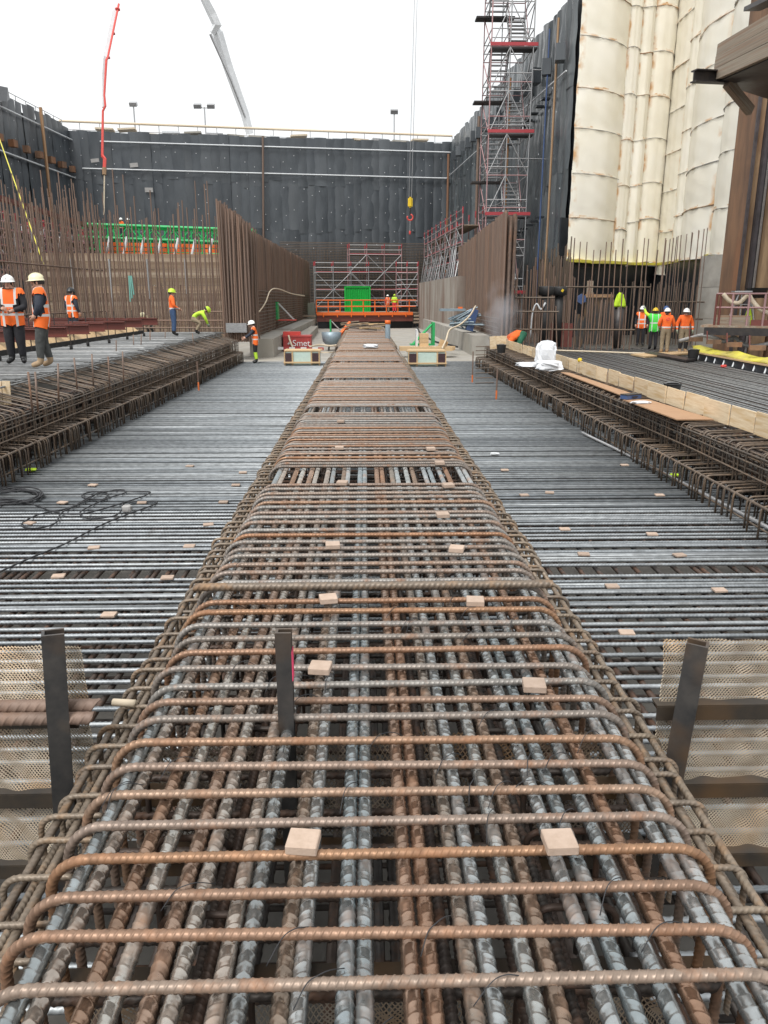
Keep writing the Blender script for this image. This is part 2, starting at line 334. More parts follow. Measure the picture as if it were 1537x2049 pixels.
_unit = {}
def unit_mesh(kind, m):
    k = (kind, m)
    if k not in _unit:
        if kind == 'rod':
            V, Fc = tube_geo([(0, 0, 0), (0, 0, 1)], 1., 6); _unit[k] = mesh_from('rod', V, Fc, m)
            _unit[k].polygons.foreach_set('use_smooth', [True] * (len(Fc) - 2) + [False] * 2)
        else: _unit[k] = MB().box((0, 0, 0), (1, 1, 1)).mesh('block', m)
    return _unit[k]
def rod(parent, name, p, q, r, m, **props):
    p, q = Vector(p), Vector(q); d = q - p
    o = link(name, unit_mesh('rod', m), parent, p, None, (r, r, d.length), **props)
    o.rotation_mode = 'QUATERNION'; o.rotation_quaternion = d.to_track_quat('Z', 'Y'); return o
def block(parent, name, c, d, m, rot=None, **props): return link(name, unit_mesh('box', m), parent, c, rot, d, **props)
def plank(parent, name, p, q, wd, ht, m, up=(0, 0, 1)):
    p, q = Vector(p), Vector(q); t = (q - p); Ln = t.length; t.normalize(); sx = t.cross(Vector(up)).normalized(); u = sx.cross(t)
    o = link(name, unit_mesh('box', m), parent, (p + q) / 2, None, (wd, Ln, ht)); o.rotation_mode = 'QUATERNION'
    o.rotation_quaternion = Matrix((sx, t, u)).transposed().to_quaternion(); return o
def rebase(o, base):
    base = Vector(base); o.location = base
    for c in o.children: c.location = Vector(c.location) - base
    return o

# ------------------------------------------------------------------ the setting: pit floor
V = [(-150, -60, Z_F), (150, -60, Z_F), (150, 150, Z_F), (-150, 150, Z_F)]
struct('ground', mesh_from('ground', V, [(0, 1, 2, 3)], 'floor_concrete', False))

# ------------------------------------------------------------------ central reinforcement cage (the long strip underfoot)
XL, XR = -.93, 1.02
GAPS = [6.9 + 4.4 * k for k in range(10)]
beam = thing('reinforcement_cage', 'long rust-brown reinforcement cage running straight ahead through the middle of the pit', 'rebar cage')
def stirrup_mesh(level):
    r = .0147; leg = .62
    path = bend([(XL, 0, -leg), (XL, 0, -r), (XR, 0, -r), (XR, 0, -leg)], .125, 7)
    if level == 0: V, Fc = rebar_geo(path, r, .021, .0018, 14, 5, 1.1)
    elif level == 1: V, Fc = rebar_geo(path, r, .022, .0022, 10, 5, 1.1)
    else: V, Fc = tube_geo(path, r, 6)
    return mesh_from('stirrup', V, Fc, 'stirrup_bar')
SM = [stirrup_mesh(0), stirrup_mesh(1), stirrup_mesh(2)]
for s_ in (1,):  # mirrored variants so neighbours do not repeat
    pass
ys = []
y = 1.305
while y < 50:
    if not any(abs(y - g) < .27 for g in GAPS): ys.append(y)
    y += .15
far = MB()
for i, y in enumerate(ys):
    lv = 0 if y < 3.4 else 1 if y < 7.5 else 2
    jx, jz = random.gauss(0, .008), random.gauss(0, .004) + (.012 if abs(y - 3.95) < .08 else 0)
    if i < 296:
        link('stirrup', SM[lv], beam, (jx, y + random.gauss(0, .006), jz), (random.gauss(0, .02), 0, random.gauss(0, .006)), (1 + random.gauss(0, .004), 1, 1))
    else:
        V, Fc = tube_geo([(XL, y, -.3), (XL + .04, y, -.02), (XR - .04, y, -.02), (XR, y, -.3)], .0165, 4); far.add(V, Fc)
if far.V: far.build('far_stirrups', 'stirrup_bar', beam, kind='stuff')
# a pale thick bar laid over the cage, and one at each gap edge
o = link('cross_bar', mesh_from('cross_bar', *rebar_geo([(XL - .02, 3.98, .026), (XR + .01, 3.98, .026)], .021, .03, .004, 10, 4), 'ladder_bar'), beam)
# longitudinal bars in pairs, ribs modelled for the first stretch
def long_bar(r, pitch, rib, y0, y1, y2, sides, m):
    V, Fc = rebar_geo([(0, y0, 0), (0, y1, 0)], r, pitch, rib, sides, 5, .85, caps=True)
    V2, F2 = tube_geo([(0, yy, 0) for yy in np.linspace(y1 - .02, y2, 14)], r + rib * .5, 8)
    k = len(V); return mesh_from('longitudinal_bar', np.vstack([V, V2]), list(Fc) + [tuple(i + k for i in f) for f in F2], m)
LB = long_bar(.0218, .034, .0019, .75, 6.2, 51, 20, 'main_bar')
LS = long_bar(.0155, .024, .0032, .75, 4.2, 51, 10, 'dark_bar')
npair = 12
for k in range(npair):
    x0 = XL + .125 + (XR - XL - .25) * k / (npair - 1) + random.gauss(0, .012)
    off = .0262
    for j, dx in enumerate((-off, off)):
        if k == 6 and j == 0: dx -= .004
        link('longitudinal_bar', LB, beam, (x0 + dx + random.gauss(0, .003), random.uniform(-.08, .08), -.033 - .0285 + random.gauss(0, .003) - .004 * j),
             (0, random.uniform(0, 6.28), 0)).rotation_euler = (-.0002, random.uniform(0, 6.28), random.gauss(0, .0007))
    if k in (0, 2, 3, 7, 9, 10):
        s = random.choice((-1, 1))
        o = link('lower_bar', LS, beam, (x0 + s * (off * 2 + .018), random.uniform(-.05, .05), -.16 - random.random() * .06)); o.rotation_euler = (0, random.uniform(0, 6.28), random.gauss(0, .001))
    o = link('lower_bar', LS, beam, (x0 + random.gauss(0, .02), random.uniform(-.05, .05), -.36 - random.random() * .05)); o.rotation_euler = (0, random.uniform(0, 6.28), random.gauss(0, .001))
# inner legs, cross ties and bottom bars seen in the gaps
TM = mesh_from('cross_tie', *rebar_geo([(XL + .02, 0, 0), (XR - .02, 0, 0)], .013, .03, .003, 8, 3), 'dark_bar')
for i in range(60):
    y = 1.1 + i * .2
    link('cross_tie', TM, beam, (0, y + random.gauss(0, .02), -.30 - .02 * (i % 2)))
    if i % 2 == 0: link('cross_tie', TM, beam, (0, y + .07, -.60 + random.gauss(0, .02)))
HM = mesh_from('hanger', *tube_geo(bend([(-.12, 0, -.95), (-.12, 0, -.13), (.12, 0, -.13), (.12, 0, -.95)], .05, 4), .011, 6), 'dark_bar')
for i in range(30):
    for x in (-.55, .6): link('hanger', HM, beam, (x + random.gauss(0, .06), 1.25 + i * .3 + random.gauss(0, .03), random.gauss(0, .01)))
# side ladders: smaller hoops leaning on both flanks, with runner bars
def ladder_mesh(sgn, level):
    x0, x1 = (XL + .05, XL - .17) if sgn < 0 else (XR - .05, XR + .16)
    path = bend([(x0, 0, -.14), (x1, 0, -.14), (x1, 0, -.72)], .06, 5)
    if level == 0: V, Fc = rebar_geo(path, .0095, .018, .0024, 8, 3)
    else: V, Fc = tube_geo(path, .0115, 5)
    return mesh_from('side_hoop', V, Fc, 'ladder_bar')
for sgn in (-1, 1):
    LM = [ladder_mesh(sgn, 0), ladder_mesh(sgn, 1)]
    for i in range(148):
        y = 1.36 + i * .15
        link('side_hoop', LM[0 if y < 4 else 1], beam, (random.gauss(0, .008), y + random.gauss(0, .012), random.gauss(0, .006)), (random.gauss(0, .015), 0, random.gauss(0, .015)))
    rest = MB()
    for i in range(150):
        y = 1.36 + (148 + i) * .15 * 1.25
        if y > 50: break
        x1 = XL - .17 if sgn < 0 else XR + .16
        V, Fc = tube_geo([(x1 - sgn * .2, y, -.14), (x1, y, -.15), (x1, y, -.7)], .012, 4); rest.add(V, Fc)
    rest.build('far_side_hoops', 'ladder_bar', beam, kind='stuff')
    RM_ = mesh_from('runner_bar', *(lambda a, b: (np.vstack([a[0], b[0]]), list(a[1]) + [tuple(i + len(a[0]) for i in f) for f in b[1]]))(
        rebar_geo([(0, .8, 0), (0, 4.5, 0)], .0125, .022, .0028, 8, 3), tube_geo([(0, 4.49, 0), (0, 20, 0), (0, 50, 0)], .0135, 6)), 'ladder_bar')
    for dx, dz in ((.06, -.165), (.125, -.165), (.16, -.3), (.16, -.5)):
        x = XL - dx if sgn < 0 else XR + dx
        o = link('runner_bar', RM_, beam, (x, random.uniform(-.1, .1), dz)); o.rotation_euler = (0, random.uniform(0, 6), random.gauss(0, .0012))
# tape-wrapped hoop end on the flank
PT = mesh_from('binding', *tube_geo([(-1.1, 3.02, -.134), (-1.0, 3.0, -.13)], .017, 8), 'hose_cream'); link('binding', PT, beam)
# tie wires twisted over the crossings
TW = mesh_from('tie_wire', *tube_geo(smooth_path([(-.045, -.05, -.03), (-.02, -.012, .004), (.005, .006, .012), (.03, .03, .004), (.06, .075, -.035)], 4), .0017, 4), 'wire')
for i in range(46):
    y = ys[random.randrange(0, 22)]
    link('tie_wire', TW, beam, (random.uniform(XL + .1, XR - .1), y, 0), (0, 0, random.choice((0, pi)) + random.gauss(0, .3)))
rebase(beam, (0, 1, Z_MAT))

# concrete spacer blocks lying on the cage
def spacer_mesh(sx, sy, sz):
    bm = bmesh.new(); bmesh.ops.create_cube(bm, size=1.0); bmesh.ops.scale(bm, vec=(sx, sy, sz), verts=bm.verts)
    bmesh.ops.bevel(bm, geom=bm.edges[:], offset=.003, segments=1, affect='EDGES'); me = bpy.data.meshes.new('spacer_block'); bm.to_mesh(me); bm.free(); me.materials.append(MATS['spacer']); return me
SPM = spacer_mesh(.092, .085, .03)
spots = [(607, 1682, 'nearest of the left row'), (1120, 1682, 'nearest of the right row, wire-tied'), (641, 1336, 'beside the short steel post in the cage'),
         (1069, 1371, 'second of the right row'), (657, 1198, 'just behind the pale thick cross bar'), (951, 1203, 'right of centre behind the pale cross bar'),
         (666, 1091, 'fourth of the left row'), (914, 1098, 'fourth of the right row'), (886, 1030, 'fifth of the right row'), (685, 966, 'left in front of the first open gap'),
         (897, 971, 'right in front of the first open gap'), (679, 896, 'left beyond the first open gap'), (862, 898, 'right beyond the first open gap'), (682, 843, 'far left of the cage'), (880, 926, 'on the far lip of the first gap')]
for u, v, t in spots:
    p = G(u, v, .016)
    thing('spacer_block', 'pinkish spacer block on the cage, ' + t, 'spacer', (p.x, p.y, .016 + (0 if v < 1600 else -.004)), random.gauss(0, .12), 'spacers on the central cage', SPM)
ov = MB()
# ------------------------------------------------------------------ rebar mat on both sides of the cage
matt = thing('rebar_mat', 'wide grey steel mat of closely laid cross bars on the pit floor', 'rebar mat')
X0, X1 = -5.75, 5.2
def mat_mesh(x0, x1, r, m='mat_bar', sides=8):
    V, Fc = tube_geo([(x0, 0, 0), (x1, 0, 0)], r, sides); return mesh_from('cross_bar', V, Fc, m)
MM = [mat_mesh(X0, X1, .019), mat_mesh(X0, -1.0, .016), mat_mesh(.6, X1, .016), mat_mesh(-4.4, X1, .016)]
MR = mesh_from('cross_bar', *rebar_geo([(X0, 0, 0), (X1, 0, 0)], .0165, .036, .003, 8, 3, .8), 'mat_bar')
n = 0; y = .9; ylist = []
while y < 33.6:
    ylist.append(y)
    y += (.165 if y < 5 else .14 if y < 11 else .135) * random.uniform(.8, 1.2) + (.17 if abs(y - 7.0) < .08 else 0)
MRL = mesh_from('cross_bar', *rebar_geo([(X0, 0, 0), (-1.02, 0, 0)], .0165, .036, .003, 8, 3, .8), 'mat_bar')
MRR = mesh_from('cross_bar', *rebar_geo([(1.1, 0, 0), (X1, 0, 0)], .0165, .036, .003, 8, 3, .8), 'mat_bar')
for y in ylist:
    if y < 5.5:
        for q in (MRL, MRR): link('cross_bar', q, matt, (random.uniform(-.04, .04), y + random.gauss(0, .01), Z_MAT + random.gauss(0, .005)), (random.uniform(0, 6), 0, random.gauss(0, .0014)))
        continue
    link('cross_bar', MR if y < 9.5 else MM[0], matt, (random.uniform(-.1, .1), y, Z_MAT + random.gauss(0, .005)), (random.uniform(0, 6), 0, random.gauss(0, .0014)))
for k in range(70):
    y = random.uniform(6, 20); link('lap_bar', MM[random.choice((1, 1, 2, 2, 3))], matt, (random.uniform(-.8, .8), y, Z_MAT + random.gauss(0, .004)), (random.uniform(0, 6), 0, random.gauss(0, .002)))
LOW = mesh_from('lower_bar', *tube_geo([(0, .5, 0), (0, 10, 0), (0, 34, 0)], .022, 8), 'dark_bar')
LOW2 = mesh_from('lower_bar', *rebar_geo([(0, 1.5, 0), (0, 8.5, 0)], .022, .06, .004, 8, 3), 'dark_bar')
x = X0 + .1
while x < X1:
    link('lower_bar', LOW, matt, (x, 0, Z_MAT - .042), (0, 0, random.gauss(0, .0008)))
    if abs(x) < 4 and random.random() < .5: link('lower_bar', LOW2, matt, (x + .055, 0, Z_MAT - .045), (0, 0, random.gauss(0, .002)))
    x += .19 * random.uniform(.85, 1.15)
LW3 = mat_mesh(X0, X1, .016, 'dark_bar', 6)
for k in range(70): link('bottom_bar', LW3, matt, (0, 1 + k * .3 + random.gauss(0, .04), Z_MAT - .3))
rebase(matt, (0, 15, Z_MAT))
SPM2 = spacer_mesh(.12, .09, .02)
for u, v, tx in [(218, 1229, 'just beyond the left steel post'), (117, 1152, 'near the left edge below the cable tail'), (335, 1155, 'beside the central cage near the left post'), (188, 1095, 'under the straight cable tail'), (379, 1092, 'touching the flank of the central cage'),
               (60, 1046, 'inside the lowest cable loop'), (417, 1049, 'beside the cage flank, right of the cable plug'), (125, 1005, 'between the cable heap and the loops'), (284, 1005, 'inside the far right cable loop'), (472, 970, 'nearest the cage beyond the cable loops'),
               (186, 970, 'just beyond the cable loops'), (447, 1004, 'right of the cable loops by the cage'), (486, 945, 'far along the left flank of the cage'), (380, 932, 'alone on the far left mat'),
               (1225, 1172, 'on the right mat beyond the right post'), (1305, 1068, 'below the grey conduit'), (1168, 1108, 'near the cage on the right mat'), (1254, 1265, 'on the right mat close to the right mesh'), (1360, 1110, 'right of the middle of the right mat'),
               (1049, 990, 'close to the right flank of the cage'), (1130, 1058, 'in the middle of the right mat near the cage'), (1320, 990, 'just left of the conduit'), (1250, 930, 'beside the upper end of the conduit'), (1440, 1180, 'at the far right edge of the mat'), (1010, 940, 'farthest along the right flank of the cage'), (1100, 985, 'second along the right flank of the cage')]:
    p = G(u, v, Z_MAT + .03)
    thing('spacer_block', 'thin pale spacer tile ' + tx, 'spacer', (p.x, p.y, Z_MAT + .027), random.gauss(0, .15), 'spacer tiles on the mat', SPM2)

# ------------------------------------------------------------------ stop-end: posts, angle rails and expanded-metal sheets across the foreground
YP = 2.66
def post(u0, v0, v1, label, wd=.075, face=1):
    top = PY(u0, v0, YP); m = MB(); t = .011; d = wd * .8; z0, z1 = -1.3, top.z
    P = [(-wd / 2, -d / 2), (wd / 2, -d / 2), (wd / 2, -d / 2 + t), (-wd / 2 + t, -d / 2 + t), (-wd / 2 + t, d / 2 - t), (wd / 2, d / 2 - t), (wd / 2, d / 2), (-wd / 2, d / 2)]
    n = len(P); V = [(x, y, z) for z in (z0, z1) for x, y in P]
    Fc = [(i, (i + 1) % n, n + (i + 1) % n, n + i) for i in range(n)] + [(8, 9, 10, 11), (8, 11, 12, 15), (12, 13, 14, 15)]
    m.add(V, Fc)
    return thing('steel_post', label, 'steel post', (top.x, YP, 0), 0, 'posts of the stop-end', m.mesh('steel_post', 'worn_steel'))
p_ = post(95, 1266, 1620, 'dark steel channel post standing left of the cage in front of metal mesh', .078); p_.rotation_euler = (0, .05, .35)
p_ = post(567, 1262, 1500, 'short dark steel channel post poking up through the middle of the cage', .06, 0)
p_ = post(1388, 1284, 1600, 'rust-edged steel channel post standing right of the cage in front of metal mesh', .078); p_.rotation_euler = (0, -.055, pi - .5)
bpy.context.view_layer.update()
mk = MB().box((.0315, .0, .22), (.003, .05, .12)); 
for o in bpy.data.objects:
    if o.get('label', '').startswith('short dark'): mk.build('red_mark', 'pink_tag', o)
def angle_rail(parent, x0, x1, y, z, s=.06):
    m = MB(); m.box(((x0 + x1) / 2, y, z), (x1 - x0, .007, s)); m.box(((x0 + x1) / 2, y + s / 2, z + s / 2 + .001), (x1 - x0, s, .007)); return m.build('angle_rail', 'angle_steel', parent)
def mesh_sheet(name, x0, x1, z0, z1, y, m, parent=None, amp=.022, ph=0., cw=.0128, ch=.0086, sw=.0021):
    """expanded metal: slit and stretched sheet, zig-zag strands meeting in bonds, quilted between its ties"""
    nx, nr = int((x1 - x0) / cw) * 2, int((z1 - z0) / ch)
    i = np.arange(nx + 1); V = []; Fc = []
    for j in range(nr):
        up = ((i + j) % 2) * 1.0; X = x0 + i * cw / 2; Zc = z0 + j * ch + (up - .5) * (ch - sw * .2)
        yy = y + amp * np.sin(X * 33 + ph) * np.sin(Zc * 30 + ph) * .75 + amp * .8 * np.sin(X * 9 + Zc * 6 + ph) + amp * .3 * np.sin(X * 57 + Zc * 41)
        k = len(V) // 1
        lo = np.stack([X, yy - .0016, Zc - sw], 1); hi = np.stack([X, yy + .0016, Zc + sw], 1); b0 = sum(len(q) for q in V); V += [lo, hi]; n_ = nx + 1
        Fc += [(b0 + q, b0 + q + 1, b0 + n_ + q + 1, b0 + n_ + q) for q in range(nx)]
    return link(name, mesh_from(name, np.vstack(V), Fc, m, True), parent, kind='stuff')
for sgn, lab in ((-1, 'left'), (1, 'right')):
    t = thing('mesh_stop_end', f'tan expanded-metal sheet on angle rails, {lab} of the central cage', 'metal mesh', (0, 0, 0))
    if sgn < 0: xa, xb, xr = -2.6, -1.1, -1.13
    else: xa, xb, xr = 1.17, 2.7, 1.15
    for i, (za, zb) in enumerate(((-.03, .27), (-.38, -.06), (-.72, -.40))):
        sh = (.02, 0, .12)[i] * (-sgn) if True else 0
        x0_, x1_ = (xa, xb - (.0, .0, .1)[i]) if sgn < 0 else (xb and xa + (.0, .0, .12)[i], xb)
        mesh_sheet('mesh_panel', x0_, x1_, za, zb, YP + .09, 'expanded_steel', t, .012, i * 1.7 + sgn)
    for z in (-.04, -.40, -.74): angle_rail(t, xa, (xr if z > -.1 else -.55) if sgn < 0 else xb, YP + .05, z) if sgn < 0 else angle_rail(t, (xr if z > -.1 else .62), xb, YP + .05, z)
    if sgn < 0:
        for dz, dx in ((.045, 0), (.01, -.02)): link('end_bar', mesh_from('end_bar', *rebar_geo([(-2.6, YP - .0 + dz, .03 - (.045 - dz)), (-1.03 + dx, YP + dz, .03 - (.045 - dz))], .025, .036, .0025, 12, 5), 'starter_bar'), t)
    rebase(t, (sgn * 1.9, YP + .09, -.75))
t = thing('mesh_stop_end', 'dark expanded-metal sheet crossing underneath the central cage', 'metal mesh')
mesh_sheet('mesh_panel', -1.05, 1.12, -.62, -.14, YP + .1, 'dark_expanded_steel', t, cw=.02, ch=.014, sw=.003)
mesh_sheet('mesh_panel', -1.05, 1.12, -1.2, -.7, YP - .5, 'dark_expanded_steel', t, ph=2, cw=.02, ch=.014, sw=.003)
angle_rail(t, -1.1, 1.15, YP + .03, -.66); angle_rail(t, -1.1, 1.15, 1.9, -.5)
rebase(t, (0, YP, -1.2))

# ------------------------------------------------------------------ edge cages left and right of the mat
def edge_cage(sgn, label, xf, xs, xe, zlow, ztop, y0, y1):
    t = thing('reinforcement_cage', label, 'rebar cage')
    low = mesh_from('low_stirrup', *tube_geo(bend([(xf, 0, Z_MAT - .05), (xf, 0, zlow), (xs + sgn * .2, 0, zlow + .02)], .07, 5), .0125, 6), 'cage_bar')
    top = mesh_from('top_stirrup', *tube_geo(bend([(xs, 0, Z_MAT), (xs, 0, ztop), (xe, 0, ztop + (.27 if sgn < 0 else .02))], .06, 5), .0115, 6), 'cage_bar')
    inn = mesh_from('inner_stirrup', *tube_geo(bend([(xs + sgn * .22, 0, Z_MAT), (xs + sgn * .22, 0, ztop - .06), (xe, 0, ztop - .02)], .075, 4), .0125, 5), 'dark_bar')
    y = y0; k = 0
    while y < y1:
        link('top_stirrup', top, t, (random.gauss(0, .012), y, random.gauss(0, .008)), (0, 0, random.gauss(0, .02)))
        if True: link('inner_stirrup', inn, t, (random.gauss(0, .015), y + .07, random.gauss(0, .01)))
        link('low_stirrup', low, t, (random.gauss(0, .012), y + .05, random.gauss(0, .012)), (0, 0, random.gauss(0, .03)))
        y += .125 * random.uniform(.94, 1.06); k += 1
    for x, z, r in ((xf + sgn * .025, zlow - .02, .02), (xf + sgn * .02, zlow - .27, .013), (xs - sgn * .02, zlow + .12, .013), (xs - sgn * .02, zlow + .28, .013), (xs - sgn * .02, ztop - .06, .013),
                    (xs + sgn * .03, ztop - .035, .014), (xs + sgn * .2, zlow + .1, .013), (xs + sgn * .2, zlow + .25, .013), (xs + sgn * .2, zlow + .4, .013), (xs + sgn * .4, zlow, .014), (xs + sgn * .4, zlow + .2, .014)):
        o = link('runner_bar', mesh_from('runner_bar', *tube_geo([(x, yy, z + random.gauss(0, .006)) for yy in np.linspace(y0 - 1, y1, 12)], r, 6), 'cage_bar'), t)
    for k in range(6):
        x = xs + (xe - xs) * (k + .8) / 6.3; link('runner_bar', mesh_from('runner_bar', *tube_geo([(x, y0 - 1, ztop - .04), (x, y1, ztop - .04)], .014, 6), 'dark_bar'), t)
    for k in range(9):
        z = Z_MAT + .1 + k * (ztop - Z_MAT - .1) / 9; x = xs + sgn * (.42 + .02 * (k % 2)); link('back_bar', mesh_from('back_bar', *tube_geo([(x, y0 - 1, z), (x, y1, z)], .016, 6), 'dark_bar'), t)
    return rebase(t, (xs, (y0 + y1) / 2, Z_MAT))
edge_cage(-1, 'low stepped cage of bent rusty stirrups along the left platform', -5.18, -5.4, -6.5, -.62, -.16, 5.2, 33.5)
edge_cage(1, 'low stepped cage of bent rusty stirrups below the row of plywood boards', 4.42, 4.76, 5.45, -.68, -.25, 4.6, 31)

# ------------------------------------------------------------------ left platform mat
t = thing('rebar_mat', 'fine grey steel mat of the raised left platform where two men stand', 'rebar mat')
PM = mesh_from('cross_bar', *tube_geo([(0, 0, 0), (-16, 0, 0)], .016, 6), 'deck_bar')
PMb = mesh_from('cross_bar', *tube_geo(bend([(.12, 0, -.12), (-.25, 0, 0), (-16, 0, 0)], .5, 5), .014, 6), 'deck_bar')
y = 8
while y < 34.4:
    link('cross_bar', PMb if random.random() < .25 else PM, t, (-6.25 + random.gauss(0, .12), y, Z_PL - .016 + random.gauss(0, .004)), (random.uniform(0, 0), 0, random.gauss(0, .003)))
    y += .13 * random.uniform(.85, 1.15)
PL2 = mesh_from('long_bar', *tube_geo([(0, 7, 0), (0, 34.5, 0)], .016, 6), 'deck_bar')
for k in range(80): link('long_bar', PL2, t, (-6.1 - k * .14 + random.gauss(0, .01), 0, Z_PL - .05))
block(t, 'blinding', (-14.2, 21, Z_PL - .28), (16, 27, .3), 'floor_concrete')
rebase(t, (-9, 20, Z_PL - .4))
SB = mesh_from('starter_stub', *tube_geo([(0, 0, -.3), (.01, 0, .34)], .016, 6), 'starter_bar')
t = thing('starter_bars', 'row of short rusty stub bars sticking up along the edge of the left platform', 'starter bars')
for u, v in ((60, 782), (72, 778), (116, 765), (151, 748), (185, 741), (217, 739), (246, 734), (300, 681), (330, 677), (386, 681), (282, 690), (232, 702), (267, 690)):
    p = G(u, v, Z_PL); link('stub', SB, t, (p.x, p.y, Z_PL - random.random() * .1), (random.gauss(0, .04), random.gauss(0, .04), 0))
rebase(t, (-8, 18, Z_PL))
# ------------------------------------------------------------------ right platform mat: long bars running away
t = thing('rebar_mat', 'dark platform of long parallel bars on the right where a group of men stands', 'rebar mat')
RB = mesh_from('long_bar', *tube_geo([(0, 6, 0), (0, 20, 0), (0, 36.5, 0)], .02, 6), 'deck_bar')
x = 5.9
while x < 17.5:
    o = link('long_bar', RB, t, (x, random.uniform(-.6, .6), Z_PR - .02 + random.gauss(0, .006)), (0, 0, random.gauss(0, .0012)))
    x += .155 * random.uniform(.85, 1.2) * (1 if x < 13 else .75)
RX = mesh_from('cross_bar', *tube_geo([(5.7, 0, 0), (17.6, 0, 0)], .016, 6), 'dark_bar')
for k in range(130): link('cross_bar', RX, t, (0, 7 + k * .2, Z_PR - .062))
block(t, 'blinding', (12.2, 20.5, Z_PR - .36), (12.6, 27, .3), 'floor_concrete')
rebase(t, (11, 20, Z_PR - .5))
# ------------------------------------------------------------------ pit walls hung with membrane strips
def wall_strips(name, label, p0, p1, zb, zt0, zt1, n, m, bulge=.1, seed=0, jag=.25, rows=9, back=.5, fix=None, dark=True):
    rnd = random.Random(seed); t = thing(name, label, 'wall'); p0, p1 = Vector(p0), Vector(p1)
    d = (p1 - p0); L_ = d.length; d.normalize(); nrm = Vector((d.y, -d.x, 0))
    if nrm.dot(-p0) < 0: nrm = -nrm
    core = MB(); c = (p0 + p1) / 2 - nrm * (back / 2 + .25); ztm = min(zt0, zt1) - .3
    R = Matrix((d, Vector((-d.y, d.x, 0)), Vector((0, 0, 1)))).transposed()
    core.box((c.x, c.y, (zb + ztm) / 2), (L_, back, ztm - zb), R); core.build('wall_core', 'black_sheet', t)
    for k in range(n):
        a, b = k / n, (k + 1) / n; over = .012 * rnd.random(); off = rnd.uniform(-.04, .06); top = zt0 + (zt1 - zt0) * (a + b) / 2 + rnd.uniform(-jag, jag)
        if rnd.random() < .15: top -= rnd.uniform(0, jag * 1.5)
        nc = 5; ph = rnd.random() * 6; tilt = rnd.uniform(-jag, jag) * .4
        cuts = [zb] + [zb + (top - zb) * q + rnd.uniform(-.5, .5) for q in (.27, .52, .77)] + [top]
        for c_ in range(4):
            za, zc2 = cuts[c_] - .06, cuts[c_ + 1]; rows_ = 5; V, Fc = [], []; o2 = rnd.uniform(0, .02); ph2 = rnd.random() * 6; sk = rnd.uniform(-.05, .05)
            for j in range(rows_ + 1):
                z = za + (zc2 - za) * j / rows_
                for i in range(nc + 1):
                    s = i / nc; tt = a + (b - a + over) * s
                    o = off + o2 + bulge * math.sin(pi * s) * (.7 + .4 * math.sin(j * 1.3 + ph + c_)) + .035 * math.sin(j * 2.7 + ph2 * 2 + s * 5) - (.06 if s == 0 else 0) + (.012 if j == 0 else 0)
                    p = p0 + d * (L_ * tt) + nrm * o; V.append((p.x, p.y, z + (tilt * (s - .5) if (j == rows_ and c_ == 3) else sk * (s - .5) if j in (0, rows_) else 0)))
            for j in range(rows_):
                for i in range(nc): q = j * (nc + 1) + i; Fc.append((q, q + 1, q + nc + 2, q + nc + 1))
            link('membrane_sheet', mesh_from('membrane_sheet', V, Fc, m), t)
    if fix:
        f = MB(); dx, dz, r = fix
        nx = int(L_ / dx)
        for i in range(nx):
            z = zb + .8 + (i % 2) * dz / 2
            while z < min(zt0, zt1) - .6:
                p = p0 + d * ((i + .5) * dx + rnd.gauss(0, .12)) + nrm * (bulge + .13); zz = z + rnd.gauss(0, .15)
                V = [p + nrm * .04 + Vector((0, 0, zz))] + [p + d * (r * math.cos(q)) + Vector((0, 0, zz + r * math.sin(q))) for q in np.arange(5) * 2 * pi / 5]
                if rnd.random() < .6: f.add(V, [(0, 1 + q, 1 + (q + 1) % 5) for q in range(5)])
                z += dz
        f.build('fixings', 'fixing', t, kind='stuff')
    return t, d, nrm
ZT = 18.9
F0, F1 = XY(172, 87), XY(896, 94)
tf, df, nf = wall_strips('pit_wall', 'tall dark wall at the far end of the pit, hung with slate-grey membrane strips', F0 + (F0 - F1).normalized() * 1.4, F1, Z_F, ZT, ZT + .1, 41, 'membrane', .1, 1, .12, fix=(1.07, 1.45, .05))
def on_far(u, v, off=.35):
    r = ray(u, v); c0 = F0 + nf * off; o_ = Vector((0, 0, CAMZ)); s_ = (c0 - o_).dot(nf) / r.dot(nf); return o_ + r * s_
for va, ua, ub, vb in ((283, 200, 903, 305), (337, 165, 900, 357)):
    rod(tf, 'strap', on_far(ua, va), on_far(ub, vb), .075, 'white_strap')
rod(tf, 'standpipe', on_far(526, 272, .5), on_far(528, 560, .5), .12, 'starter_bar')
for u, w_, v0, v1 in ((477, 22, 283, 292), (495, 18, 282, 300), (352, 10, 268, 274)):
    pass
for (u, v) in ((268, 331), (190, 322), (298, 380)):
    a = on_far(u - 8, v, .32); b = on_far(u + 8, v + random.uniform(-2, 2), .32); plank(tf, 'patch', a, b, .05, random.uniform(.25, .8), 'hose_grey', up=(0, 0, 1))
LW0 = Vector((F0.x - .2, F0.y + .3, 0)); LW1 = Vector((F0.x - 1.5, 42, 0))
tl, dl, nl = wall_strips('pit_wall', 'dark membrane wall closing the left side of the pit', LW0, LW1, Z_F, 19.4, 18.8, 36, 'membrane', .1, 2, .12, fix=(1.3, 1.5, .045))
for z0, z1 in ((18.0, 17.3), (14.2, 13.8)):
    rod(tl, 'strap', LW0 + nl * .4 + Vector((0, 0, z0)), LW1 + nl * .4 + Vector((0, 0, z1)), .08, 'white_strap')
for k in range(10):
    q = LW0.lerp(LW1, .03 + k * .055) + nl * .6; 
    block(tl, 'anchor_head', (q.x, q.y, 14.9 + k * .02), (.55, .7, .6), 'pile_rust', (0, 0, random.uniform(-.4, .4)))
rod(tl, 'standpipe', LW0.lerp(LW1, .17) + nl * .7 + Vector((0, 0, 19.4)), LW0.lerp(LW1, .17) + nl * .7 + Vector((0, 0, 2)), .16, 'pile_bright')
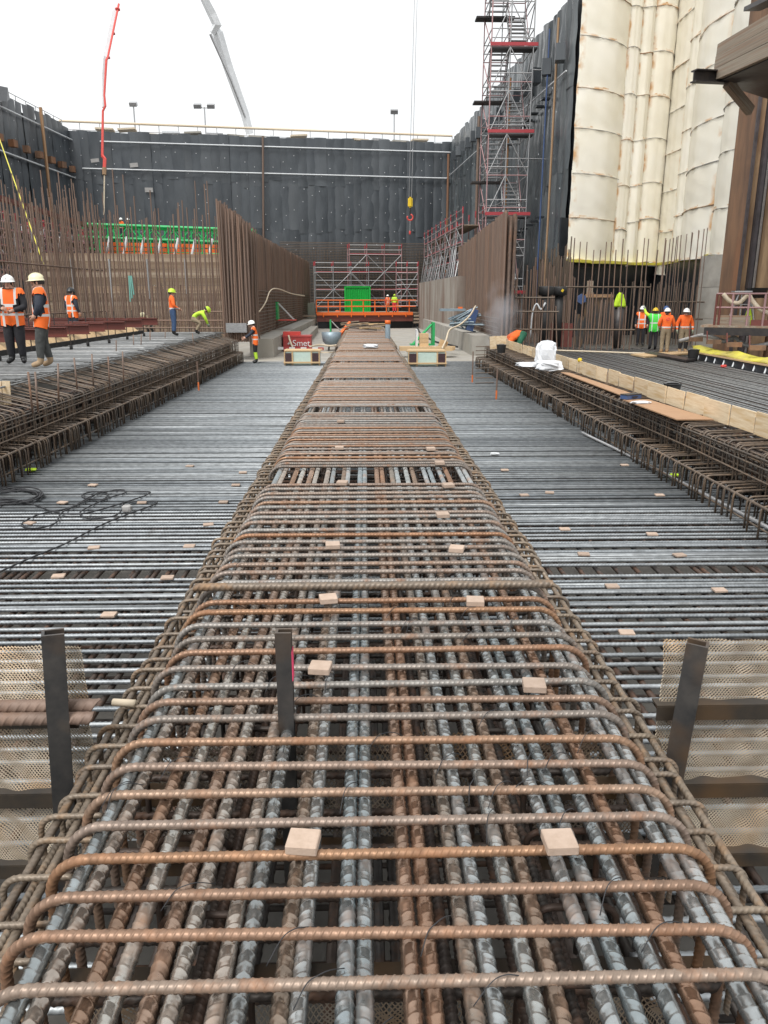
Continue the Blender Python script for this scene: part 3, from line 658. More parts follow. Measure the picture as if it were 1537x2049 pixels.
for (k, za, zb_) in ((.42, 14.4, 4), (.4, 13.6, 4)): rod(tl, 'standpipe', LW0.lerp(LW1, k) + nl * .6 + Vector((0, 0, za)), LW0.lerp(LW1, k) + nl * .6 + Vector((0, 0, zb_)), .1, 'white_strap')
# torn flap at the top of the left wall
fl = MB(); q = LW0.lerp(LW1, .36) + nl * .5
fl.add([q + Vector((0, 3.4, 19.7)), q + Vector((0, -3.0, 18.7)), q + Vector((.9, -3.6, 16.4)), q + Vector((.6, -1.2, 17.6)), q + Vector((.7, 1.2, 18.1)), q + Vector((0, 3.6, 18.8))], [(0, 1, 3), (1, 2, 3), (0, 3, 4), (0, 4, 5)]); fl.build('torn_flap', 'black_sheet', tl)
A_, B_, C_, E_ = XY(1128, 46), XY(1306, 51), XY(1416, 40), XY(1472, 36.5)
R0 = Vector((F1.x, F1.y, 0)); R1 = A_.lerp(R0, .035) + Vector((.3, 0, 0))
tr, dr, nr = wall_strips('pit_wall', 'tall wet grey ribbed membrane wall along the right side of the pit', R1, R0, Z_F, 18.4, 19.0, 46, 'wet_membrane', .14, 3, .12, fix=(1.4, 3.0, .06))
for k in range(15):
    q = R1.lerp(R0, .02 + k * .06) + nr * .6; block(tr, 'anchor_cover', (q.x, q.y, 15.3 + k * .09 + random.uniform(-.1, .1)), (.55, .65, .9), 'membrane', (random.gauss(0, .1), 0, random.uniform(-.3, .3)))
rod(tr, 'strap', R1 + nr * .45 + Vector((0, 0, 14.2)), R0 + nr * .45 + Vector((0, 0, 15.2)), .05, 'white_strap')
for k, r_, m_ in ((.035, .07, 'pile_bright'), (.56, .14, 'starter_bar'), (.075, .05, 'blue_paint'), (.3, .12, 'pile_bright'), (.95, .15, 'pile_rust')):
    q = R1.lerp(R0, k) + nr * .6; rod(tr, 'standpipe', q + Vector((0, 0, 17.4)), q + Vector((0, 0, -1)), r_, m_)
for z, k0 in ((13.2, .09), (6.2, .09)):
    for j in range(9):
        q = R1.lerp(R0, k0 + j * .03) + nr * .45; block(tr, 'bracket', (q.x, q.y, z - j * .12 + .5), (.5, .5, .1), 'black_sheet')
# guard rail and things on the rim
rim = thing('guard_rail', 'thin pale guard rail along the rim above the far wall', 'guard rail')
ra, rb = on_far(118, 242, -2.5), on_far(905, 272, -2.5)
rod(rim, 'rail', ra, rb, .13, 'hose_cream'); 
ra2, rb2 = ra - Vector((0, 0, .8)), rb - Vector((0, 0, .8)); rod(rim, 'rail', ra2, rb2, .05, 'galv')
for k in range(22):
    q = ra.lerp(rb, k / 21); rod(rim, 'post', q, q - Vector((0, 0, 1.9)), .05, 'galv')
rebase(rim, ra.lerp(rb, .5) - Vector((0, 0, 1.9)))
rl = thing('guard_rail', 'thin guard rail along the rim above the left wall', 'guard rail')
for dz in (.9, .45): rod(rl, 'rail', LW0 + Vector((-.6, 0, 19.1 + dz)), LW1 + Vector((-.6, 0, 18.5 + dz)), .04, 'galv')
for k in range(24): q = LW0.lerp(LW1, k / 23) + Vector((-.6, 0, 20.0 - .6 * k / 23)); rod(rl, 'post', q, q - Vector((0, 0, 1.6)), .04, 'galv')
rebase(rl, LW0.lerp(LW1, .5) + Vector((-.6, 0, 18.2)))
sh = MB()
nrm_ = nf
a, b = F0 - nf * 1.2, F1 - nf * 1.2
for k in range(18):
    pa, pb = a.lerp(b, (k + .1) / 18), a.lerp(b, (k + .9) / 18); zz = ZT + .1 + random.uniform(-.1, .35)
    o = MB().beam(Vector((pa.x, pa.y, zz)), Vector((pb.x, pb.y, zz + random.uniform(-.15, .15))), 1.6, .18).build('coping_sheet', random.choice(('white_strap', 'galv', 'hose_cream', 'concrete')), tf)
for u, v0, two, lab in ((267, 210, 0, 'slim single-headed floodlight mast above the far wall, near the red hose'), (409, 214, 1, 'twin-headed floodlight mast above the middle of the far wall'), (789, 225, 0, 'slim floodlight mast above the right end of the far wall')):
    d_ = 104; top = W(u, v0, d_); base = Vector((top.x, top.y, ZT - .5)); t = thing('floodlight_mast', lab, 'floodlight', base, 0, 'floodlights on the rim')
    rod(t, 'mast', (0, 0, 0), top - base, .1, 'galv')
    for s in ((-1, 1) if two else (0,)):
        block(t, 'lamp_head', top - base + Vector((s * .9, 0, .1)), (1.0, .6, .5), 'galv', (.5, 0, 0)); 
    if two: rod(t, 'cross_arm', top - base + Vector((-.9, 0, -.1)), top - base + Vector((.9, 0, -.1)), .07, 'galv')
# ------------------------------------------------------------------ concrete pump: white boom over the far rim, red delivery hose hanging left
pb_ = W(506, 268, 102); base = Vector((pb_.x, pb_.y, ZT - .2))
pump = thing('concrete_pump', 'white concrete pump on the far rim with long folding boom and hanging red hose', 'concrete pump', base)
def bseg(name, pts, m, sides=4): 
    V, Fc = [], []
    P = [p for p, _ in pts]; r = [q for _, q in pts]
    Vv, Ff = tube_geo(P, np.array(r), sides); Vv = np.asarray(Vv) - np.array(base)
    return link(name, mesh_from(name, Vv, Ff, m, False), pump)
bseg('lower_boom', [(W(500, 268, 102), .5), (W(490, 228, 101), .55), (W(455, 130, 98), .62), (W(436, 66, 96), .66), (W(430, 56, 96), .45)], 'white_paint')
bseg('middle_boom', [(W(424, 66, 95.4), .4), (W(434, 50, 95.2), .62), (W(424, 28, 94.5), .58), (W(405, -10, 93), .5), (W(380, -80, 91), .65), (W(330, -200, 86), .6)], 'white_paint')
bseg('upper_boom', [(W(330, -200, 85), .5), (W(262, -100, 78), .34), (W(231, 8, 72), .28), (W(209, 116, 70), .24)], 'white_paint')
bseg('tip_boom', [(W(209, 114, 69.6), .22), (W(206, 150, 69.5), .18), (W(207, 215, 69.5), .14)], 'white_paint')
bseg('pipe', [(W(238, 8, 71.4), .09), (W(216, 114, 69.2), .09), (W(213, 120, 69), .11), (W(209, 190, 69), .09), (W(211, 212, 69), .1), (W(206, 222, 69), .1), (W(205, 312, 69), .12)], 'boom_red', 6)
bseg('hose', [(W(205, 312, 69), .16), (W(210, 318, 69), .16), (W(209, 336, 69), .15)], 'boom_red', 6)
bseg('hose_clamp', [(W(209, 336, 69), .2), (W(209, 350, 69), .17)], 'pile_bright', 6)
bseg('tail_rope', [(W(209, 350, 69), .06), (W(208, 430, 69), .06)], 'hose_cream', 4)
bseg('ram', [(W(421, 68, 95), .2), (W(462, 160, 98), .16), (W(493, 240, 101), .12)], 'galv', 6)
for u in (216, 226, 236): bseg('pipe_clip', [(W(u - (u - 209) * .02, 8 + (238 - u) * 4.8, 71.2), .24), (W(u - .5, 10 + (238 - u) * 4.8, 71.2), .24)], 'boom_red', 6)
c = MB(); c.box((.0, 0, 1.0), (2.4, 6, 1.4)); c.build('chassis', 'white_paint', pump)
c = MB(); c.prism([(2.2, -1.2, .2), (3.9, -1.2, .2), (3.9, -1.2, 1.2), (3.3, -1.2, 2.2), (2.2, -1.2, 2.2)], (0, 2.2, 0)); cab = c.build('cab', 'white_paint', pump)
c = MB(); c.box((2.9, -1.22, 1.55), (.9, .05, .7)); c.build('window', 'glass_dark', cab)
for s in (-1.6, 1.6, 3.0): V, Fc = tube_geo([(s, -1.35, .1), (s, -1.0, .1)], .5, 14); link('wheel', mesh_from('wheel', V, Fc, 'rubber'), pump)
# crane hook hanging in front of the far wall
hk0 = W(821, 405, 60); hook = thing('crane_hook', 'yellow crane hook block hanging on thin ropes before the far wall', 'crane hook', hk0)
V, Fc = [], []
c = MB()
for k in range(7): pass
bm = bmesh.new(); bmesh.ops.create_cube(bm, size=1); bmesh.ops.scale(bm, vec=(.36, .28, .8), verts=bm.verts); bmesh.ops.bevel(bm, geom=bm.edges[:], offset=.1, segments=2, affect='EDGES')
me = bpy.data.meshes.new('block'); bm.to_mesh(me); bm.free(); me.materials.append(MATS['yellow_plastic']); link('block', me, hook)
for dx in (-.1, .1): rod(hook, 'rope', (dx, 0, .4), (dx + .45, 0, 22), .02, 'galv')
rod(hook, 'shank', (0, 0, -.9), (0, 0, -.4), .06, 'dark_steel')
V, Fc = tube_geo([(.0 + .22 * math.sin(a), 0, -1.1 - .22 * math.cos(a) + .0) for a in np.linspace(pi * .95, -pi * .65, 12)], .06, 6); link('hook', mesh_from('hook', V, Fc, 'boom_red'), hook)
rod(hook, 'chain', (0, 0, -2.1), (0, 0, -1.3), .03, 'galv'); rod(hook, 'shackle', (0, 0, -2.35), (0, 0, -2.1), .09, 'boom_red')

# ------------------------------------------------------------------ rust-stained cream sheeting over the piles on the right
cur = thing('tarpaulin_screen', 'tall cream tarpaulin bulging over piles, rust-stained at its seams', 'tarpaulin')
def tarp_material():
    m = mat('tarp', (.88, .845, .74), (.85, .805, .69), .5, scale=.8, bump=.35, bscale=2.2, c3=(.895, .865, .78), rand=.03)
    n = m.node_tree; L = n.links; b = n.nodes['Principled BSDF']; src = b.inputs['Base Color'].links[0].from_socket
    t = n.nodes.new('ShaderNodeTexCoord'); sx = n.nodes.new('ShaderNodeSeparateXYZ'); L.new(t.outputs['UV'], sx.inputs[0])
    # rust bleeding from seams: strongest near the strip edges, broken up by noise
    def mth(op, a, c):
        q = n.nodes.new('ShaderNodeMath'); q.operation = op
        for i, x in enumerate((a, c)):
            if isinstance(x, (int, float)): q.inputs[i].default_value = x
            else: L.new(x, q.inputs[i])
        return q.outputs[0]
    ns = n.nodes.new('ShaderNodeTexNoise'); ns.inputs['Scale'].default_value = 1.1; ns.inputs['Detail'].default_value = 9; L.new(t.outputs['Object'], ns.inputs['Vector'])
    ex = mth('ABSOLUTE', mth('SUBTRACT', sx.outputs['X'], .5), 0); ey = mth('ABSOLUTE', mth('SUBTRACT', sx.outputs['Y'], .5), 0)
    f = mth('MAXIMUM', mth('MULTIPLY', mth('SUBTRACT', ex, .41), 10.), mth('MULTIPLY', mth('SUBTRACT', ey, .44), 14.))
    f = mth('MULTIPLY', mth('MAXIMUM', f, 0), mth('MAXIMUM', mth('MULTIPLY', mth('SUBTRACT', ns.outputs['Fac'], .485), 9.), 0)); f = mth('MINIMUM', f, .8)
    mm = n.nodes.new('ShaderNodeMixRGB'); mm.inputs[2].default_value = (.6, .29, .07, 1); L.new(f, mm.inputs[0]); L.new(src, mm.inputs[1]); L.new(mm.outputs[0], b.inputs['Base Color'])
tarp_material()
def lerp_u(u):   # plan position along the zig-zag at column u
    for (ua, pa), (ub, pb) in zip(PLAN, PLAN[1:]):
        if ua <= u <= ub: return pa.lerp(pb, (u - ua) / (ub - ua))
    return PLAN[-1][1]
PLAN = [(1128, A_), (1306, B_), (1416, C_), (1476, E_)]
cols = [(1128, 1214, .5), (1214, 1237, .22), (1237, 1260, .3), (1260, 1304, .5), (1304, 1342, .12), (1342, 1360, .2), (1360, 1414, .5), (1414, 1476, .5)]
ZB0 = ZH(522, 45); ZTOP = 27.
for ci, (ua, ub, bl) in enumerate(cols):
    pa, pb2 = lerp_u(ua), lerp_u(ub); d = (pb2 - pa).normalized(); nrm = Vector((d.y, -d.x, 0)); nrm = nrm if nrm.dot(-pa) > 0 else -nrm
    wob = random.random() * 6
    zrow = ZB0 + random.uniform(-.12, .12) - (.6 if ci == 4 else 0) - (.12 if ua >= 1414 else 0); ri = 0
    while zrow < ZTOP:
        z1 = zrow + random.uniform(2.0, 2.6); nx, nzr = 12, 10; V, uv, Fc = [], [], []
        for j in range(nzr + 1):
            for i in range(nx + 1):
                s = i / nx; tt = j / nzr; o = bl * math.sin(pi * s) ** .75 + .035 * math.sin(pi * tt) * bl * 2 + .06 * math.sin(s * 11 + wob) * bl + .02 * math.sin(s * 23 + zrow) + .012 * math.sin(tt * 17 + s * 13 + ri)
                z = zrow + (z1 - zrow + .16) * tt + .14 * math.sin(pi * s) * bl + .05 * math.sin(s * 5 + wob)
                p = pa.lerp(pb2, s) + nrm * (o + (.025 if tt < .06 else 0)); V.append((p.x, p.y, z)); uv.append((s, tt))
        for j in range(nzr):
            for i in range(nx): q = j * (nx + 1) + i; Fc.append((q, q + 1, q + nx + 2, q + nx + 1))
        link('tarp_sheet', mesh_from('tarp_sheet', V, Fc, 'tarp', True, uv), cur)
        seam = [Vector(V[i]) + nrm * .03 for i in range(nx + 1)]
        V2, F2 = tube_geo(seam, .014 if random.random() < .8 else .024, 4); link('seam_rope', mesh_from('seam_rope', V2, F2, 'hose_grey' if random.random() < .6 else 'pile_bright'), cur)
        zrow = z1; ri += 1
rebase(cur, (A_.x + 4, A_.y, ZB0))
# yellow edge strip below the tarpaulin, black lined wall under it
bw = thing('lined_wall', 'low black lined wall under the cream tarpaulin, with yellow top edge', 'wall')
for (ua, pa), (ub, pb2) in zip(PLAN[:3], PLAN[1:3]):
    n_ = 7
    for k in range(n_):
        q0, q1 = pa.lerp(pb2, k / n_), pa.lerp(pb2, (k + .985) / n_); 
        MB().beam(Vector((q0.x, q0.y, (Z_PR - .2 + ZB0) / 2)), Vector((q1.x, q1.y, (Z_PR - .2 + ZB0) / 2)), .25, ZB0 - Z_PR + .1).build('lining_panel', 'black_sheet', bw)
    dd_ = (pb2 - pa).normalized(); nb_ = Vector((dd_.y, -dd_.x, 0)); nb_ = (nb_ if nb_.dot(-pa) > 0 else -nb_) * -.6
    MB().beam(Vector((pa.x, pa.y, ZB0 + 1)) + nb_, Vector((pb2.x, pb2.y, ZB0 + 1)) + nb_, .1, 3).build('backing', 'black_sheet', bw)
    for k in range(5):
        q0, q1 = pa.lerp(pb2, k / 5), pa.lerp(pb2, (k + 1) / 5); off = Vector((0, -.55, 0)); MB().beam(q0 + off + Vector((0, 0, ZB0 + .03 - .1 * (k % 2) * .4)), q1 + off + Vector((0, 0, ZB0 + .03)), .5, .16).build('edge_strip', 'yellow_sheet', bw)
MB().beam(B_ + Vector((-.5, -.3, ZB0 - .25)), A_ + Vector((0, -.3, ZB0 - .25)), .1, .12).build('waler', 'dark_steel', bw)
rebase(bw, (B_.x, B_.y, Z_PR))
pr = thing('concrete_pier', 'pale concrete pier between the black lined wall and the rusty piles', 'pier')
pc, pe = XY(1412, 37.5), XY(1468, 35.5)
zz = Z_PR - .3
for h in (1.6, 1.45, 1.45): 
    MB().beam(Vector((pc.x, pc.y, zz + h / 2)), Vector((pe.x, pe.y, zz + h / 2)), .9, h - .015).build('lift', 'concrete', pr); zz += h
MB().beam(Vector((pc.x - .12, pc.y - .5, zz - 2.1)), Vector((pc.x + .06, pc.y - .5, zz - 2.1)), .12, 4.2).build('perforated_edge', 'black_sheet', pr)
rebase(pr, (pc.x, pc.y, Z_PR))

# ------------------------------------------------------------------ rusty sheet piles at the right edge, timber deck on bracket above
pl = thing('sheet_piles', 'massive rusty steel piles rising at the right edge', 'sheet piles')
cols2 = [(1462, 1474, .0, 'pile_rust'), (1474, 1496, .35, 'pile_bright'), (1496, 1503, .1, 'mauve_steel'), (1503, 1520, .7, 'dark_steel'), (1520, 1545, .15, 'pile_bright'), (1545, 1575, .5, 'pile_rust'), (1575, 1640, .1, 'pile_rust')]
for ua, ub, dp, m_ in cols2:
    a, b = XY(ua, 31.5 - (ua - 1462) * .02), XY(ub, 31.5 - (ub - 1462) * .02); n_ = Vector((0, 1, 0)) * dp
    MB().prism([(a.x, a.y + dp, Z_F), (b.x, b.y + dp, Z_F), (b.x + .1, b.y + 1.4, Z_F), (a.x + .1, a.y + 1.4, Z_F)], (0, 0, 30)).build('pile_face', m_, pl)
for ua, m_ in ((1474, 'mauve_steel'), (1503, 'galv'), (1532, 'boom_red')): 
    a = XY(ua, 30.9); MB().box((a.x, a.y - .02, 10), (.1 if m_ != 'boom_red' else .25, .12, 22)).build('flange', m_ if m_ != 'boom_red' else 'pile_bright', pl)
rebase(pl, (XY(1500, 31).x, 31, Z_F))
dk = thing('timber_deck', 'weathered timber deck edge jutting out on a steel bracket at the upper right', 'deck')
D0 = 25.
e0, e1 = W(1440, 97, D0), W(1560, 28, D0 - 5)
for k, dz in enumerate((0, -.36, -.72)):
    a_, b_ = e0 + Vector((-.02 * k, 0, dz - .05)), e1 + Vector((0, 0, dz - .05)); plank(dk, 'plank', a_, b_, .16 + .01 * (k % 2), .34, 'grey_timber')
e0b = Vector((e0.x, e0.y, e0.z)); u1 = e0 + Vector((.1, .2, -.95)); u2 = e1 + Vector((.1, .2, -.95))
MB().add([u1, u2, u2 + Vector((4, 3, 0)), u1 + Vector((4, 3, 0)), u1 + Vector((0, 0, .15)), u2 + Vector((0, 0, .15)), u2 + Vector((4, 3, .15)), u1 + Vector((4, 3, .15))], [(0, 1, 2, 3), (7, 6, 5, 4), (0, 4, 5, 1), (1, 5, 6, 2), (2, 6, 7, 3), (3, 7, 4, 0)]).build('soffit', 'dark_steel', dk)
b0, b1 = W(1388, 152, D0 - .3), W(1520, 158, D0 + .4)
for dz, h, wd in ((.0, .3, .05), (.16, .04, .3), (-.16, .04, .3)): MB().beam(b0 + Vector((0, 0, dz)), b1 + Vector((0, 0, dz)), wd, h).build('bracket_beam', 'dark_steel', dk)
plank(dk, 'brace', W(1455, 165, D0), W(1502, 222, D0 + .8), .2, .3, 'grey_timber')
MB().beam(W(1505, 18, D0 - 1), W(1560, -8, D0 - 3), .5, .12).build('upper_beam', 'dark_steel', dk)
rebase(dk, (e0.x, e0.y, e0.z - 1.2))
# ------------------------------------------------------------------ walls of standing rebar
def bar_wall(label, p0, p1, zb0, zb1, zt0, zt1, n, r, layers=1, seed=0, cat='rebar wall', jit=.25, extra=None, m='starter_bar', step=None, name='rebar_wall'):
    rnd = random.Random(seed); t = thing(name, label, cat); p0, p1 = Vector(p0), Vector(p1); d = (p1 - p0).normalized(); nr_ = Vector((d.y, -d.x, 0))
    for k in range(n):
        s = (k + .5 + rnd.uniform(-.2, .2)) / n; q = p0.lerp(p1, s) + nr_ * rnd.gauss(0, .03); zb = zb0 + (zb1 - zb0) * s; zt = zt0 + (zt1 - zt0) * s + rnd.gauss(0, jit)
        lean = Vector((rnd.gauss(0, 1), rnd.gauss(0, 1), 0)) * (.003 if jit < .2 else .009) * (zt - zb)
        rod(t, 'bar', (q.x, q.y, zb), (q.x + lean.x, q.y + lean.y, zt), r, m)
    return t, d, nr_
LBW0, LBW1 = XY(505, 36.5), XY(618, 82)
t, d, nn = bar_wall('long dense brown wall of vertical bars receding on the left of the far passage', LBW0, LBW1, -.2, -.3, 4.6, 5.3, 298, .062, seed=11, jit=.03)
bk = MB()
for lay, sh in ((.35, .3), (.7, .6)):
    for k in range(260):
        q = LBW0.lerp(LBW1, (k + sh) / 260) + Vector((-lay, 0, 0)); V, Fc = tube_geo([(q.x, q.y, -.3), (q.x, q.y, 4.6 + .7 * k / 260 + random.gauss(0, .04))], .06, 4); bk.add(V, Fc)
bk.build('back_layers', 'starter_bar', t, kind='stuff')
for k in range(13):
    z = -.1 + k * .17; rod(t, 'cross_bar', LBW0 + Vector((.12, 0, z)), LBW1 + Vector((.12, 0, z)), .022, 'cage_bar')
rebase(t, LBW0 + Vector((0, 0, -.2)))
# the thick near end: a packed cluster of bars
cl = thing('rebar_cluster', 'tall packed cluster of brown bars at the near end of the left rebar wall', 'rebar cluster')
c0 = XY(447, 33.8)
for i in range(11):
    for j in range(7):
        x, y = c0.x + .12 * i + random.gauss(0, .02), c0.y + j * .32 + random.gauss(0, .02)
        rod(cl, 'bar', (x, y, -.3), (x + random.gauss(0, .05), y + random.gauss(0, .05), 5.6 - .1 * i + random.gauss(0, .05)), .042, 'starter_bar')
block(cl, 'footing', (c0.x + .55, c0.y - .2, .32), (.9, .2, .4), 'galv')
rebase(cl, (c0.x, c0.y, -.3))
RBW0, RBW1 = XY(1008, 33.5), XY(916, 56)
t, d, nn = bar_wall('dense brown wall of vertical bars right of the far passage, in front of the stair tower', RBW0, RBW1, -.7, -.2, 5.1, 5.0, 170, .06, seed=12, jit=.04)
bk = MB()
for lay, sh in ((.2, .3), (.4, .6)):
    for k in range(150):
        q = RBW0.lerp(RBW1, (k + sh) / 150) + Vector((lay, 0, 0)); V, Fc = tube_geo([(q.x, q.y, -.3), (q.x, q.y, 4.95 + random.gauss(0, .06))], .06, 4); bk.add(V, Fc)
bk.build('back_layers', 'starter_bar', t, kind='stuff')
for k in range(6): rod(t, 'cross_bar', RBW0 + Vector((-.15, 0, -.3 + k * .2)), RBW1 + Vector((-.15, 0, -.3 + k * .2)), .022, 'cage_bar')
rebase(t, RBW0 + Vector((0, 0, -.7)))
# concrete upstands at the foot of both walls, far passage floor
def slab(name, label, cat, pts, z0, z1, m, struct_=False):
    me = MB().prism([(p[0], p[1], z0) for p in pts], (0, 0, z1 - z0)).mesh(name, m)
    if struct_: return struct(name, me)
    o = thing(name, label, cat, (0, 0, 0), 0, None, me); return o
fl = struct('passage_floor', MB().prism([(-9, 34, Z_MAT - .2), (10, 34, Z_MAT - .2), (10, 76, Z_MAT - .2), (-9, 76, Z_MAT - .2)], (0, 0, .14)).mesh('passage_floor', 'concrete'))
slab('concrete_upstand', 'long pale concrete upstand on the left of the far passage', 'upstand', [(-5.4, 37, 0), (-4.3, 37, 0), (-4.6, 74, 0), (-5.6, 74, 0)], Z_MAT - .1, -.25, 'concrete')
slab('concrete_step', 'low pale concrete step in front of the left upstand', 'step', [(-4.25, 42, 0), (-3.3, 42, 0), (-3.9, 66, 0), (-4.5, 66, 0)], Z_MAT - .1, -.62, 'concrete')
slab('concrete_upstand', 'pale concrete upstand on the right of the far passage', 'upstand', [(5.2, 38, 0), (6.6, 38, 0), (7.2, 74, 0), (5.2, 74, 0)], Z_MAT - .1, -.15, 'concrete')
a, b = XY(838, 72), XY(914, 50)
slab('concrete_wall', 'rust-stained concrete wall under the right-hand scaffold', 'wall', [(a.x, a.y, 0), (b.x, b.y, 0), (b.x + .6, b.y + .2, 0), (a.x + .6, a.y + .2, 0)], Z_F, ZH(560, 60), 'stained_concrete')
a, b = XY(600, 76), XY(628, 80)
slab('concrete_block', 'pale concrete block beside the orange footbridge', 'concrete block', [(a.x, a.y, 0), (b.x, b.y, 0), (b.x, b.y + 2, 0), (a.x, a.y + 2, 0)], Z_F, ZH(606, 78), 'concrete')
# mats of horizontal bars against the foot of the far wall
hb = thing('rebar_screen', 'dark screen of close horizontal bars against the foot of the far wall', 'rebar screen')
sa, sb = F0.lerp(F1, .52) + nf * 1.5, F0.lerp(F1, .995) + nf * 1.5
for k in range(52): z = Z_F + .6 + k * .175; rod(hb, 'bar', sa + Vector((0, 0, z)), sb + Vector((0, 0, z)), .04, 'cage_bar')
for k in range(60): q = sa.lerp(sb, k / 59) + nf * .1; rod(hb, 'upright', q + Vector((0, 0, Z_F)), q + Vector((0, 0, 7.0)), .03, 'cage_bar')
rebase(hb, sa.lerp(sb, .5) + Vector((0, 0, Z_F)))

# ------------------------------------------------------------------ left back area: formwork, starter bars, green truss, orange walers
t, d, nn = bar_wall('row of tall rusty starter bars standing along the back edge of the left platform', XY(158, 34.5), XY(442, 34.2), -.1, -.1, 4.9, 5.6, 28, .028, seed=21, jit=.7, cat='starter bars', name='starter_bars')
for z in (.62, .3): rod(t, 'tie_bar', XY(165, 34.2) + Vector((0, 0, z)), XY(445, 34) + Vector((0, 0, z)), .03, 'starter_bar')
rod(t, 'tie_bar', XY(385, 34.2) + Vector((0, 0, 1.0)), XY(445, 34) + Vector((0, 0, 1.0)), .03, 'starter_bar')
rebase(t, XY(300, 34.3))
t, d, nn = bar_wall('second row of rusty starter bars behind the platform edge', XY(120, 37.5), XY(446, 37.2), -.1, -.1, 5.0, 5.4, 36, .025, seed=22, jit=.9, cat='starter bars', name='starter_bars'); rebase(t, XY(290, 37.3))
t, d, nn = bar_wall('dense thicket of rusty starter bars at the far left behind the two men', XY(-30, 30), XY(215, 42), -.2, -.2, 5.2, 6.4, 64, .026, seed=23, jit=.55, cat='starter bars', name='starter_bars')
for k, z in enumerate((3.0, .9)): rod(t, 'tie_bar', XY(-30, 29.8) + Vector((0, 0, z)), XY(215, 41.8) + Vector((0, 0, z)), .035, 'starter_bar')
rebase(t, XY(90, 36))
t, d, nn = bar_wall('taller brown bars farther back on the left below the dark wall', XY(20, 44), XY(250, 60), -.2, -.2, 7.2, 6.6, 80, .03, seed=24, jit=.8, cat='starter bars', name='starter_bars'); rebase(t, XY(130, 50))
t, d, nn = bar_wall('low short bars in front of the brown formwork wall', XY(190, 46), XY(446, 46), 0, 0, 2.0, 2.1, 80, .028, seed=25, jit=.3, cat='starter bars', name='starter_bars'); rebase(t, XY(320, 46))
fw = thing('formwork_wall', 'stained brown formwork wall of horizontal boards behind the starter bars', 'formwork')
for k in range(11):
    z = Z_F + .9 + k * .5; plank(fw, 'board', XY(60, 50) + Vector((0, random.uniform(-.05, .05), z)), XY(470, 52) + Vector((0, 0, z)), .2, .485, 'formwork_board')
for k in range(5): q = XY(150 + k * 75, 49.6); rod(fw, 'prop', q + Vector((0, 0, -.5)), q + Vector((0, 0, 4.0)), .06, 'galv')
rebase(fw, XY(270, 51) + Vector((0, 0, Z_F)))
gt = thing('lattice_girder', 'bright green lattice girder platform beyond the starter bars', 'lattice girder')
DG = 62
g0, g1 = W(152, 448, DG), W(508, 461, DG)
for dz in (0, -1.0, -1.9):
    for dy in (0, 1.6): rod(gt, 'chord', g0 + Vector((0, dy, dz)), g1 + Vector((0, dy, dz)), .13 if dz != -1.9 else .08, 'green_paint')
n = 17
for k in range(n):
    a, b = g0.lerp(g1, k / n), g0.lerp(g1, (k + 1) / n)
    for dy in (0, 1.6):
        rod(gt, 'post', a + Vector((0, dy, 0)), a + Vector((0, dy, -1.9)), .06, 'green_paint')
        rod(gt, 'diagonal', (a if k % 2 else b) + Vector((0, dy, 0)), (b if k % 2 else a) + Vector((0, dy, -1.0)), .05, 'green_paint')
        rod(gt, 'diagonal', (b if k % 2 else a) + Vector((0, dy, -1.0)), (a if k % 2 else b) + Vector((0, dy, -1.9)), .04, 'green_paint')
MB().beam(g0 + Vector((0, .8, -1.15)), g1 + Vector((0, .8, -1.15)), 1.5, .08).build('walkway', 'green_paint', gt)
rebase(gt, g0.lerp(g1, .5) + Vector((0, 0, -1.9)))
ow = thing('formwork_bank', 'orange steel formwork walers with white tipped props under the green girder', 'formwork')
o0, o1 = W(200, 488, 58), W(505, 495, 58)
for k in range(9):
    a, b = o0.lerp(o1, k / 9), o0.lerp(o1, (k + .95) / 9)
    for dz in (0, -.33, -.66): plank(ow, 'waler', a + Vector((0, 0, dz + (.15 if k == 8 else 0))), b + Vector((0, 0, dz + (.15 if k == 8 else 0))), .2, .26, 'orange_paint')
    q = a + Vector((.6, -.5, 0)); rod(ow, 'prop_head', q + Vector((.35, 0, .5)), q + Vector((-.05, 0, -.9)), .1, 'white_paint'); rod(ow, 'prop', q + Vector((-.05, 0, -.9)), q + Vector((-.05, 0, -2.6)), .11, 'galv')
    rod(ow, 'spindle', q + Vector((-.5, .2, .3)), q + Vector((-.5, .2, -.8)), .05, 'green_paint')
plank(ow, 'soffit_board', o0 + Vector((0, 0, -1.0)), o1 + Vector((0, 0, -1.0)), 1.2, .15, 'grey_timber')
rebase(ow, o0.lerp(o1, .5) + Vector((0, 0, -2.6)))
